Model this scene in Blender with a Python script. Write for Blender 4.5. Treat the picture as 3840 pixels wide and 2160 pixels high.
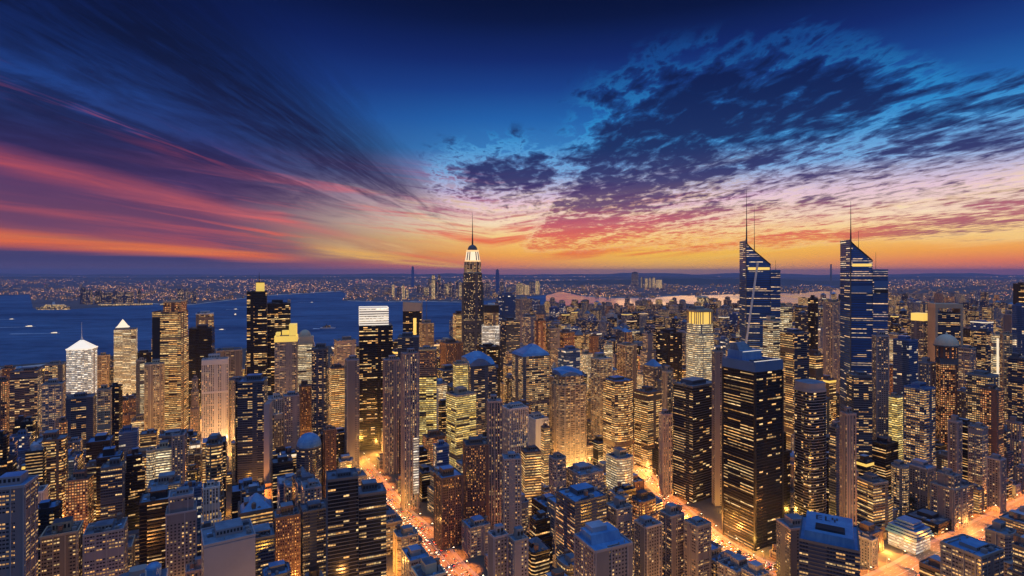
import bpy, math, random
from mathutils import Vector
random.seed(7)
for o in list(bpy.data.objects): bpy.data.objects.remove(o)
scene = bpy.context.scene
COL = scene.collection
R = math.radians
H = 320.0            # eye height above the streets (m)
F = 560.0            # focal length in picture widths/1024
HZ = 272.0           # horizon row
# ---------------------------------------------------------------- camera
cam_d = bpy.data.cameras.new('camera'); cam = bpy.data.objects.new('camera', cam_d); COL.objects.link(cam)
cam.location = (0, 0, H); cam.rotation_euler = (R(90), 0, 0)
cam_d.sensor_width = 36; cam_d.lens = 36*F/1024; cam_d.shift_y = -16/1024
cam_d.clip_start = 1; cam_d.clip_end = 250000
scene.camera = cam
# ---------------------------------------------------------------- exposure, renderer
scene.view_settings.view_transform = 'Standard'; scene.view_settings.look = 'None'
scene.view_settings.exposure = 0; scene.view_settings.gamma = 1
scene.render.engine = 'CYCLES'
cy = scene.cycles
cy.max_bounces = 4; cy.diffuse_bounces = 2; cy.glossy_bounces = 2; cy.transmission_bounces = 1; cy.volume_bounces = 0
cy.caustics_reflective = False; cy.caustics_refractive = False
cy.sample_clamp_indirect = 3; cy.sample_clamp_direct = 12
cy.use_denoising = True
cy.use_adaptive_sampling = False

# ---------------------------------------------------------------- node expressions
def lin(c):
    return tuple((v/255/12.92 if v/255 <= .04045 else ((v/255+.055)/1.055)**2.4) for v in c[:3])
class E:
    def __init__(s, nt, k): s.nt, s.k = nt, k
    def m(s, op, b=None, c=None):
        n = s.nt.nodes.new('ShaderNodeMath'); n.operation = op
        for i, v in enumerate((s, b, c)):
            if v is None: continue
            if isinstance(v, E): s.nt.links.new(v.k, n.inputs[i])
            else: n.inputs[i].default_value = v
        return E(s.nt, n.outputs[0])
    def w(s, v): return v if isinstance(v, E) else s.const(v)
    def const(s, v):
        n = s.nt.nodes.new('ShaderNodeValue'); n.outputs[0].default_value = v; return E(s.nt, n.outputs[0])
    def __add__(s, b): return s.m('ADD', b)
    __radd__ = __add__
    def __mul__(s, b): return s.m('MULTIPLY', b)
    __rmul__ = __mul__
    def __sub__(s, b): return s.m('SUBTRACT', b)
    def __rsub__(s, b): return s.const(b).m('SUBTRACT', s)
    def __truediv__(s, b): return s.m('DIVIDE', b)
    def floor(s): return s.m('FLOOR')
    def fract(s): return s.m('FRACT')
    def gt(s, b): return s.m('GREATER_THAN', b)
    def lt(s, b): return s.m('LESS_THAN', b)
    def clamp(s): return s.m('MAXIMUM', 0.0).m('MINIMUM', 1.0)
    def ss(s, a, b, lo=0.0, hi=1.0):
        n = s.nt.nodes.new('ShaderNodeMapRange'); n.interpolation_type = 'SMOOTHSTEP'
        s.nt.links.new(s.k, n.inputs[0])
        for i, v in zip((1, 2, 3, 4), (a, b, lo, hi)): n.inputs[i].default_value = v
        return E(s.nt, n.outputs[0])
def xyz(nt, x, y, z=0.0):
    n = nt.nodes.new('ShaderNodeCombineXYZ')
    for i, v in enumerate((x, y, z)):
        if isinstance(v, E): nt.links.new(v.k, n.inputs[i])
        else: n.inputs[i].default_value = v
    return n.outputs[0]
def sep(nt, k):
    n = nt.nodes.new('ShaderNodeSeparateXYZ'); nt.links.new(k, n.inputs[0])
    return [E(nt, n.outputs[i]) for i in range(3)]
def noise(nt, vec, scale=1.0, detail=3.0, rough=.55, dist=0.0):
    n = nt.nodes.new('ShaderNodeTexNoise'); n.noise_dimensions = '3D'
    nt.links.new(vec, n.inputs['Vector'])
    n.inputs['Scale'].default_value = scale; n.inputs['Detail'].default_value = detail
    n.inputs['Roughness'].default_value = rough; n.inputs['Distortion'].default_value = dist
    return E(nt, n.outputs[0])
def white(nt, x, y, z):
    n = nt.nodes.new('ShaderNodeTexWhiteNoise'); n.noise_dimensions = '3D'
    nt.links.new(xyz(nt, x, y, z), n.inputs['Vector']); return E(nt, n.outputs['Value'])
def ramp(nt, fac, stops, interp='LINEAR'):
    n = nt.nodes.new('ShaderNodeValToRGB'); n.color_ramp.interpolation = interp
    el = n.color_ramp.elements
    while len(el) < len(stops): el.new(.5)
    for e, (p, c) in zip(el, stops):
        e.position = p; e.color = (*(c if not isinstance(c, (int, float)) else (c, c, c)), 1)
    nt.links.new(fac.k, n.inputs[0]); return n.outputs[0]
def mix(nt, fac, a, b, blend='MIX'):
    n = nt.nodes.new('ShaderNodeMix'); n.data_type = 'RGBA'; n.blend_type = blend; n.clamp_factor = True
    for i, v in ((0, fac), (6, a), (7, b)):
        if isinstance(v, E): nt.links.new(v.k, n.inputs[i])
        elif isinstance(v, (tuple, list)): n.inputs[i].default_value = (*v[:3], 1)
        elif isinstance(v, (int, float)): n.inputs[i].default_value = v
        else: nt.links.new(v, n.inputs[i])
    return n.outputs[2]

# ---------------------------------------------------------------- sky (dusk, sun just setting)
SUN_AZ, SUN_EL = 16.3, 1.6
def make_world():
    w = bpy.data.worlds.new('World'); scene.world = w; w.use_nodes = True
    nt = w.node_tree; nt.nodes.clear()
    out = nt.nodes.new('ShaderNodeOutputWorld'); bg = nt.nodes.new('ShaderNodeBackground')
    nt.links.new(bg.outputs[0], out.inputs[0])
    tc = nt.nodes.new('ShaderNodeTexCoord')
    x, y, z = sep(nt, tc.outputs['Generated'])
    deg = 180/math.pi
    el = z.m('ARCSINE') * deg
    az = x.m('ARCTAN2', y) * deg
    zc = z.m('MAXIMUM', .002)
    th = x.m('ARCTAN2', zc) * deg                 # bands of cloud run along +Y: constant across-angle
    thn = (th + 90) / 180
    saz = az - SUN_AZ
    eln = (el / 40).clamp()
    sun_side = ramp(nt, eln, [(0/40, lin((226,118,104))), (.9/40, lin((246,124,82))), (1.8/40, lin((255,164,70))), (3.3/40, lin((255,208,126))),
        (5.0/40, lin((255,230,196))), (7.3/40, lin((232,202,206))), (9.8/40, lin((120,152,205))), (12.3/40, lin((56,126,192))), (15.2/40, lin((34,98,172))),
        (18/40, lin((25,66,140))), (20.7/40, lin((18,42,108))), (24.2/40, lin((8,23,66))), (27/40, lin((5,15,48))), (34/40, lin((7,19,58))), (1, lin((22,50,120)))])
    away = ramp(nt, eln, [(0, lin((96,78,112))), (1/40, lin((66,64,108))), (2/40, lin((76,64,106))), (3.3/40, lin((112,70,102))), (5/40, lin((106,66,100))),
        (7/40, lin((88,60,102))), (10/40, lin((56,54,108))), (12.3/40, lin((40,62,124))), (15/40, lin((32,66,136))), (18/40, lin((24,52,120))),
        (22/40, lin((14,33,92))), (26/40, lin((8,20,60))), (34/40, lin((7,19,58))), (1, lin((22,50,120)))])
    f_l = (saz * -1).ss(14, 46)
    f_r = saz.ss(22, 60) * .45
    base = mix(nt, f_l.m('MAXIMUM', f_r), sun_side, away)
    # wind-drawn texture coordinates
    u = (y.m('MAXIMUM', .02) / zc).m('LOGARITHM', 2.718)
    n1 = noise(nt, xyz(nt, th * .16, u * .75, 1.3), 1.0, 5, .62, .5)       # long streaks
    n2 = noise(nt, xyz(nt, th * .55, u * 1.6, 4.1), 1.0, 5, .6, .4)        # fine streaks
    sunglow = ((saz * saz) / 260 + ((el - SUN_EL) * (el - SUN_EL)) / 7).m('MULTIPLY', -1.0).m('EXPONENT')
    base = mix(nt, sunglow * .75, base, lin((255,206,74)))
    # peach and rose streaks low over the water, towards the sun
    low = el.ss(.6, 2.2) * el.ss(12, 6)
    pa = el - (az + 2).m('ABSOLUTE') * .12
    n3 = noise(nt, xyz(nt, pa * .85, az * .045, 9.0), 1.0, 6, .6, .5)
    n4 = noise(nt, xyz(nt, pa * .42, az * .03, 5.0), 1.0, 5, .6, .6)
    rose = n3.ss(.5, .66) * low * az.ss(-42, -18) * az.ss(30, 8)
    n6 = noise(nt, xyz(nt, pa * 1.5, az * .11, 12.0), 1.0, 6, .64, .6)
    torn = n6.ss(.49, .62) * el.ss(2.4, 4.0) * el.ss(12.5, 7.5) * az.ss(-18, -5) * az.ss(34, 18)
    base = mix(nt, torn * .9, base, ramp(nt, eln, [(0, lin((240,130,80))), (3.5/40, lin((232,112,86))), (5.5/40, lin((196,98,118))), (8/40, lin((112,78,130))), (11/40, lin((60,62,120))), (1, lin((60,62,120)))]))
    base = mix(nt, rose * .88, base, mix(nt, el.ss(2, 7), lin((240,96,54)), lin((218,108,118))))
    cream = n4.ss(.5, .66) * low * az.ss(-24, -8)
    base = mix(nt, cream * .6, base, lin((255,222,150)))
    # left: dark cloud bands and lit streaks
    n5 = noise(nt, xyz(nt, th * .22, u * 3.2, 6.6), 1.0, 6, .66, .8)      # torn edges
    thw = th + (n1 - .5) * 11 + (n2 - .5) * 6 + (n5 - .5) * 12
    thwn = (thw + 90) / 180
    def T(v): return (math.degrees(math.atan(v)) + 90) / 180
    dark = ramp(nt, thwn, [(0, 0), (T(-9), 0), (T(-5.2), .12), (T(-3.9), .75), (T(-3.0), .95), (T(-2.55), .8), (T(-2.28), .05), (T(-2.05), .5),
        (T(-1.75), .95), (T(-1.35), 1), (T(-1.12), .55), (T(-.85), 0), (1, 0)])
    fib = noise(nt, xyz(nt, th * 1.1 + u * 1.2, u * 4.5, 21.0), 1.0, 5, .68, .7)
    dk = E(nt, dark) * (fib * 1.5 + .22).clamp() * (el + (n5 - .5) * 9).ss(4.5, 9) * (n1 * .5 + n5 * .9 + .22).clamp()
    dcol = ramp(nt, eln, [(0, lin((80,52,92))), (8/40, lin((52,40,84))), (12/40, lin((26,28,66))), (18/40, lin((13,22,54))), (26/40, lin((7,16,46))), (1, lin((7,16,46)))])
    base = mix(nt, dk * .92, base, dcol)
    tha = th + (n1 - .5) * 3.2 + (n2 - .5) * 1.6
    def streak(v0, v1, v2, v3):
        return E(nt, ramp(nt, (tha + 90) / 180, [(0, 0), (T(v0), 0), (T(v1), 1), (T(v2), 1), (T(v3), 0), (1, 0)]))
    red = streak(-5.5, -4.75, -4.45, -3.9) * az.ss(-9, -24) * (n2 * 1.6 - .1).clamp()
    base = mix(nt, red * (fib * 1.2 + .2).clamp() * .85, base, mix(nt, az.ss(-45, -20), lin((198,84,90)), lin((214,104,104))))
    red2 = streak(-9.5, -8.2, -7.6, -6.4) * az.ss(-9, -20) * n2.ss(.42, .66)
    base = mix(nt, red2 * .42, base, lin((206,92,92)))
    red3 = streak(-3.0, -2.66, -2.58, -2.3) * az.ss(-20, -28) * n2.ss(.5, .66)
    base = mix(nt, red3 * .5, base, lin((190,80,92)))
    orange = streak(-23, -18.5, -14.0, -11.2) * az.ss(-17, -26) * (n2 * .8 + .5).clamp()
    base = mix(nt, orange * .95, base, mix(nt, n1.ss(.35, .65), lin((228,96,56)), lin((247,138,52))))
    yel = streak(-15, -11, -8, -6) * az.ss(-22, -15) * az.ss(-2, -7) * n1.ss(.4, .6)
    base = mix(nt, yel * .8, base, lin((255,196,84)))
    # right: mottled mackerel cloud, seen in perspective on a flat layer
    px, py = x / (z.m('MAXIMUM', .012) + .03), y / (z.m('MAXIMUM', .012) + .03)
    c1 = noise(nt, xyz(nt, px * 2.2, py * 1.0, 7.0), 1.0, 6, .6, .35)
    c2 = noise(nt, xyz(nt, px * 8.0, py * 3.6, 2.0), 1.0, 6, .62, .3)
    cov = E(nt, ramp(nt, (th + (n1 - .5) * 10 + 90) / 180, [(0, 0), (T(.12), 0), (T(.45), .3), (T(.72), .82), (T(1.4), 1), (T(2.1), .88), (T(2.5), .5), (T(2.9), .85),
        (T(3.4), .8), (T(4.3), .55), (T(6.5), .4), (T(8.5), .85), (T(12), .8), (T(17), .25), (1, 0)]))
    cov = cov * (el + az.ss(26, 42) * 7).ss(25, 16.5) * el.ss(1.4, 3.0)
    mid = ((az + 1.0) * (az + 1.0) / 45 + (el - 9.5) * (el - 9.5) / 13).m('MULTIPLY', -1.0).m('EXPONENT') * .98   # small torn clouds above the spire
    cov = cov.m('MAXIMUM', mid)
    c3 = noise(nt, xyz(nt, px * .9, py * .55, 15.0), 1.0, 3, .5)
    body = c1 * .42 + c2 * .58 + (c3 - .5) * .30
    lev = 0.63 - cov * .245
    cm = (body - lev).ss(-.045, .12) * cov.ss(.04, .2)
    rim = (body - lev).ss(-.11, -.03) * (body - lev).ss(.03, -.03) * cov.ss(.1, .4)
    rimc = ramp(nt, eln, [(0, lin((255,170,90))), (4/40, lin((255,214,160))), (7/40, lin((236,200,225))), (10/40, lin((120,185,235))), (14/40, lin((46,150,215))), (20/40, lin((22,80,150))), (1, lin((15,40,100)))])
    base = mix(nt, rim * .68, base, rimc)
    ccol = ramp(nt, eln, [(0, lin((240,140,70))), (2.2/40, lin((238,126,72))), (3.6/40, lin((228,104,86))), (5/40, lin((190,92,110))), (6.6/40, lin((96,62,110))),
        (9/40, lin((48,46,102))), (12/40, lin((26,40,92))), (17/40, lin((16,32,80))), (22/40, lin((10,24,64))), (1, lin((8,20,56)))])
    ccol = mix(nt, az.ss(28, 40) * el.ss(6, 2.5) * .8, ccol, lin((84,70,118)))
    base = mix(nt, cm * .93, base, ccol)
    # eastern sky and zenith, out of view: made brighter to light roofs and facades
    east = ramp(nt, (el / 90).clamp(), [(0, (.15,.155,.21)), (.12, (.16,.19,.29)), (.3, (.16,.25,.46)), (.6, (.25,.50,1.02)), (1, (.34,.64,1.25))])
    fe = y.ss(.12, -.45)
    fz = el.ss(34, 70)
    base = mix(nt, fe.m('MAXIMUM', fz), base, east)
    base = mix(nt, el.ss(0, -1.5), base, lin((62,54,84)))
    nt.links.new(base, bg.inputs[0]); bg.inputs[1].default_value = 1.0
    w.cycles.sampling_method = 'MANUAL'; w.cycles.sample_map_resolution = 1024
make_world()
# the sun itself, almost on the horizon behind the skyline: warm and weak
sun_d = bpy.data.lights.new('sun', 'SUN'); sun = bpy.data.objects.new('sun', sun_d); COL.objects.link(sun)
sun_d.energy = .035; sun_d.color = (1, .55, .28); sun_d.angle = R(12)
_sd = Vector((math.sin(R(SUN_AZ))*math.cos(R(SUN_EL)), math.cos(R(SUN_AZ))*math.cos(R(SUN_EL)), math.sin(R(SUN_EL))))
sun.rotation_euler = _sd.to_track_quat('Z', 'Y').to_euler()
# ---------------------------------------------------------------- materials
def new_mat(name):
    m = bpy.data.materials.new(name); m.use_nodes = True
    nt = m.node_tree; nt.nodes.clear()
    o = nt.nodes.new('ShaderNodeOutputMaterial'); p = nt.nodes.new('ShaderNodeBsdfPrincipled')
    nt.links.new(p.outputs[0], o.inputs[0])
    return m, nt, p
def setin(nt, p, name, v):
    i = p.inputs[name]
    if isinstance(v, E): nt.links.new(v.k, i)
    elif isinstance(v, (tuple, list)): i.default_value = (*v[:3], 1)
    elif isinstance(v, (int, float)): i.default_value = v
    else: nt.links.new(v, i)
FHS = []
def facade(name, wall=(.3,.28,.3), glass=(.02,.03,.05), fh=4.0, bw=3.2, v0=.28, v1=.82, mu=.12, grp=1, p=.35, rowmix=.3, ca=(1,.56,.2), cb=(1,.78,.46),
           st=1.0, rough_glass=.16, var=.25, spec=.5, cluster=1.0, solid=.16):
    """Curtain wall or masonry with rooms behind: v = height in metres, u = metres along the wall."""
    fh *= .82; bw *= .78
    FHS.append(fh)
    m, nt, ps = new_mat(name)
    tc = nt.nodes.new('ShaderNodeTexCoord'); u, v, _ = sep(nt, tc.outputs['UV'])
    oi = nt.nodes.new('ShaderNodeObjectInfo'); rnd = E(nt, oi.outputs['Random'])
    geo = nt.nodes.new('ShaderNodeNewGeometry'); gx, gy, gz = sep(nt, geo.outputs['Position'])
    uu, vv = u / bw, v / fh
    c, r = uu.floor(), vv.floor()
    fu, fv = uu - c, vv - r
    seed = rnd * 91.7
    win = fv.gt(v0) * fv.lt(v1)
    if mu > 0: win = win * fu.gt(mu) * fu.lt(1 - mu)
    if solid:                                     # blank pier strips, plant floors
        sg = (u / 6.4).floor()
        win = win * (1 - white(nt, sg, seed, 8.8).lt(solid))
        win = win * (1 - white(nt, (r / 2).floor(), seed, 2.2).lt(.045))
    cg = (c / grp).floor() if grp > 1 else c
    rc = white(nt, cg, r, seed)
    rr = white(nt, r, seed, 3.3)
    cl = noise(nt, xyz(nt, u * .021, v * .034, seed), 1.0, 2, .6)
    pr = (cl * (1.7 * cluster) + (.15 + .85 * (1 - cluster)) if cluster else None)
    thr = (rr.lt(rowmix) * .55 + p)
    thr = thr * pr if pr is not None else thr
    thr = thr * (rnd * .7 + .65)
    lit = rc.lt(thr) * win
    hue = white(nt, cg, r + 17.0, seed)
    br = white(nt, c, r + 41.0, seed)
    inner = (fv - v0) * (1 / max(.05, v1 - v0))
    blind = white(nt, c, r + 5.0, seed)
    shade = inner.lt(1.15 - blind * blind * .9) * .72 + .28
    bg_ = white(nt, cg, r + 71.0, seed)
    e = lit * (bg_ * bg_ * .8 + br * .25 + .2) * (inner * .6 + .5) * shade
    tint = (rnd * var * 2 + (1 - var))
    wn = noise(nt, xyz(nt, u * .06, v * .015, seed), 1.0, 4, .6)
    wallc = mix(nt, (wn * 1.2 - .1).clamp(), tuple(a * .72 for a in wall), tuple(min(1, a * 1.22) for a in wall))
    wallc = mix(nt, 1.0, wallc, xyz(nt, tint, tint, tint), 'MULTIPLY')
    wallc = mix(nt, 1.0, wallc, (.8,.8,.82), 'MULTIPLY')
    setin(nt, ps, 'Base Color', mix(nt, win, wallc, glass))
    setin(nt, ps, 'Roughness', win * (rough_glass - .75) + .75)
    setin(nt, ps, 'Specular IOR Level', win * (spec - .2) + .2)
    setin(nt, ps, 'Emission Color', mix(nt, hue, ca, cb))
    setin(nt, ps, 'Emission Strength', e * (st * 1.25))
    m.cycles.emission_sampling = 'NONE'
    return m
def plain(name, col, rough=.7, var=.25, scale=.05, metal=0.0, stretch=1.0):
    m, nt, ps = new_mat(name)
    geo = nt.nodes.new('ShaderNodeNewGeometry'); x, y, z = sep(nt, geo.outputs['Position'])
    oi = nt.nodes.new('ShaderNodeObjectInfo'); rnd = E(nt, oi.outputs['Random'])
    n = noise(nt, xyz(nt, x * scale, y * scale, z * scale * stretch), 1.0, 5, .62)
    t = (n * 2 - 1) * var + (rnd - .5) * var + 1.0
    setin(nt, ps, 'Base Color', mix(nt, 1.0, col, xyz(nt, t, t, t), 'MULTIPLY'))
    setin(nt, ps, 'Roughness', rough); setin(nt, ps, 'Metallic', metal)
    return m
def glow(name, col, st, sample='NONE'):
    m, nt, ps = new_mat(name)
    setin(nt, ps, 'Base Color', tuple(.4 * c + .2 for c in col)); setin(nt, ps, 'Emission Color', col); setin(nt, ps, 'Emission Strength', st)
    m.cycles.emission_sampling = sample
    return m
WARM, CREAM, AMBER, WHITE, GOLD = (1,.45,.12), (1,.66,.29), (1,.35,.08), (1,.86,.66), (1,.62,.10)
M = {}
M['dark'] = facade('dark_glass', wall=(.014,.015,.020), glass=(.006,.009,.016), fh=4.2, bw=3.0, v0=.3, v1=.8, mu=.05, grp=3, p=.13, rowmix=.10, ca=WARM, cb=(1,.68,.3), st=1.5)
M['darkstrip'] = facade('dark_glass_bands', solid=.05, wall=(.014,.015,.02), glass=(.008,.01,.015), fh=4.4, bw=3.4, v0=.42, v1=.76, mu=.0, grp=7, p=.42, rowmix=.34, ca=WARM, cb=(1,.66,.3), st=1.3)
M['blue'] = facade('blue_glass', wall=(.05,.10,.22), glass=(.02,.07,.22), fh=4.2, bw=3.4, v0=.16, v1=.9, mu=.04, grp=3, p=.12, rowmix=.16, ca=(1,.62,.26), cb=(1,.85,.6), st=1.2, rough_glass=.12, spec=.8)
M['sail'] = facade('sail_glass', wall=(.035,.09,.24), glass=(.025,.11,.40), fh=4.2, bw=3.4, v0=.36, v1=.74, mu=.0, grp=9, p=.17, rowmix=.2, ca=(1,.55,.2), cb=(1,.74,.4), st=1.2, rough_glass=.1, spec=.8, solid=.03)
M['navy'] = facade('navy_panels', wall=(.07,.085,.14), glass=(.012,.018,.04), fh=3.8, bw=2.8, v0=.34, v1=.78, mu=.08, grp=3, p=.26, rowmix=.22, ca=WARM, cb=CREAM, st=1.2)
M['cream'] = facade('cream_bands', solid=.05, wall=(.34,.28,.22), glass=(.02,.02,.03), fh=4.0, bw=2.8, v0=.36, v1=.84, mu=.0, grp=7, p=.95, rowmix=.5, ca=(1,.62,.25), cb=(1,.82,.5), st=1.4, cluster=.5)
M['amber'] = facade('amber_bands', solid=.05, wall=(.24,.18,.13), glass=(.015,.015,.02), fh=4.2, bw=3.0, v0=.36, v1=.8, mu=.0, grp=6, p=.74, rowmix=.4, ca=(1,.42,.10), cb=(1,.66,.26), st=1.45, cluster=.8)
M['yellow'] = facade('yellow_bands', solid=.05, wall=(.25,.21,.12), glass=(.03,.025,.01), fh=4.0, bw=3.0, v0=.26, v1=.86, mu=.0, grp=5, p=1.1, rowmix=.7, ca=(1,.60,.12), cb=(1,.76,.28), st=1.35, cluster=.2)
M['white'] = facade('white_bands', solid=.05, wall=(.35,.33,.33), glass=(.03,.03,.05), fh=4.2, bw=3.0, v0=.30, v1=.82, mu=.0, grp=6, p=1.2, rowmix=.7, ca=(1,.76,.5), cb=(1,.9,.76), st=1.5, cluster=.2)
M['stone'] = facade('grey_stone', wall=(.25,.22,.25), glass=(.015,.018,.03), fh=3.7, bw=2.9, v0=.34, v1=.76, mu=.13, grp=2, p=.34, rowmix=.16, ca=WARM, cb=CREAM, st=1.2)
M['tan'] = facade('tan_stone', wall=(.36,.27,.20), glass=(.02,.018,.02), fh=3.8, bw=2.8, v0=.36, v1=.76, mu=.12, grp=2, p=.44, rowmix=.2, ca=WARM, cb=CREAM, st=1.15)
M['brick'] = facade('brown_brick', wall=(.22,.12,.095), glass=(.015,.015,.02), fh=3.5, bw=2.8, v0=.3, v1=.78, mu=.26, grp=1, p=.36, rowmix=.08, ca=AMBER, cb=WARM, st=1.3)
M['mauve'] = facade('mauve_wall', wall=(.24,.215,.24), glass=(.015,.018,.03), fh=3.8, bw=4.0, v0=.3, v1=.76, mu=.26, grp=1, p=.26, rowmix=.05, ca=WARM, cb=CREAM, st=1.1)
M['grid'] = facade('lit_grid', wall=(.16,.13,.12), glass=(.015,.016,.02), fh=3.9, bw=3.6, v0=.26, v1=.78, mu=.12, grp=2, p=.62, rowmix=.3, ca=WARM, cb=CREAM, st=1.15)
M['redgrid'] = facade('red_grid', wall=(.24,.12,.09), glass=(.03,.015,.012), fh=4.0, bw=3.4, v0=.25, v1=.82, mu=.18, grp=1, p=.7, rowmix=.3, ca=(1,.30,.08), cb=(1,.55,.2), st=1.1)
M['pier'] = facade('pier_glass', wall=(.21,.195,.22), glass=(.02,.02,.03), fh=3.9, bw=3.6, v0=.16, v1=.9, mu=.24, grp=1, p=.34, rowmix=.15, ca=WARM, cb=CREAM, st=.9)
M['palepier'] = facade('pale_piers', wall=(.50,.44,.43), glass=(.05,.045,.055), fh=3.9, bw=3.6, v0=.12, v1=.92, mu=.26, grp=1, p=.22, rowmix=.1, ca=WARM, cb=CREAM, st=.9)
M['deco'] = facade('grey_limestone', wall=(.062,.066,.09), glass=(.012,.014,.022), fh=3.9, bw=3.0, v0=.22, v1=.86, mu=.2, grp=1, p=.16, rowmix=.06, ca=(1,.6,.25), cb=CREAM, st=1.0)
FH = dict(zip(M, FHS))
W = {}
W['dark'] = plain('dark_metal', (.012,.013,.018), .35); W['slate'] = plain('slate_metal', (.07,.08,.11), .5)
W['stone'] = plain('pale_stone', (.23,.21,.22), .8); W['tan'] = plain('tan_stone_trim', (.40,.30,.22), .8); W['cream'] = plain('cream_stone', (.46,.38,.29), .7)
W['mauve'] = plain('mauve_render', (.26,.235,.27), .8, .2); W['pink'] = plain('pink_render', (.33,.23,.22), .8, .2); W['brown'] = plain('brown_render', (.16,.095,.075), .8)
W['palepier'] = plain('pale_pier_stone', (.56,.49,.48), .75, .12); W['brick'] = W['brown']; W['white'] = plain('white_panels', (.62,.60,.62), .5, .12); W['blue'] = plain('blue_metal', (.05,.13,.32), .3); W['grey'] = plain('grey_concrete', (.2,.19,.21), .85)
RF = {}
def roofmat(name, a, b, rough=.55):
    m, nt, ps = new_mat(name)
    geo = nt.nodes.new('ShaderNodeNewGeometry'); x, y, z = sep(nt, geo.outputs['Position'])
    n = noise(nt, xyz(nt, x * .07, y * .07, z * .01), 1.0, 5, .65)
    n2 = noise(nt, xyz(nt, x * .5, y * .5, 0.0), 1.0, 3, .6)
    f = (n * 2.4 - .9 + (n2 - .5) * .7).clamp()
    setin(nt, ps, 'Base Color', mix(nt, f, a, b)); setin(nt, ps, 'Roughness', rough)
    return m
RF['slate'] = roofmat('slate_blue_membrane', (.05,.065,.10), (.12,.16,.25)); RF['blue'] = roofmat('blue_roof_sheet', (.05,.16,.37), (.16,.33,.56), .28)
RF['dark'] = roofmat('dark_bitumen', (.025,.03,.045), (.06,.075,.12)); RF['pale'] = roofmat('pale_membrane', (.22,.26,.36), (.32,.37,.5)); RF['steel'] = roofmat('steel_blue_membrane', (.07,.11,.17), (.19,.26,.37))
G = {'white': glow('white_glow', (1,.86,.68), .85), 'gold': glow('gold_light', GOLD, .95), 'yellow': glow('yellow_light', (1,.66,.08), .72), 'warm': glow('warm_light', (1,.60,.24), 1.0),  # lit crowns and roofs glow themselves; their floodlighting is put into the material
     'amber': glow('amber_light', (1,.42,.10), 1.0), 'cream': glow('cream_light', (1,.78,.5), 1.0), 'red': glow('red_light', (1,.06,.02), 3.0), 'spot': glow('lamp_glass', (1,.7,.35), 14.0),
     'head': glow('headlight_glass', (1,.80,.5), 26.0), 'tail': glow('taillight_glass', (1,.05,.01), 16.0)}
WALL_OF = dict(dark='dark', darkstrip='dark', blue='blue', navy='slate', cream='cream', amber='brown', yellow='tan', white='white', stone='stone', tan='tan', brick='brick', mauve='mauve', grid='grey', redgrid='brick', pier='pink', palepier='palepier', deco='slate')
ROOF_OF = dict(dark='dark', darkstrip='steel', blue='steel', navy='slate', cream='slate', amber='dark', yellow='slate', white='pale', stone='steel', tan='slate', brick='dark', mauve='steel', grid='slate', redgrid='dark', pier='steel', palepier='steel', deco='slate')

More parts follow.
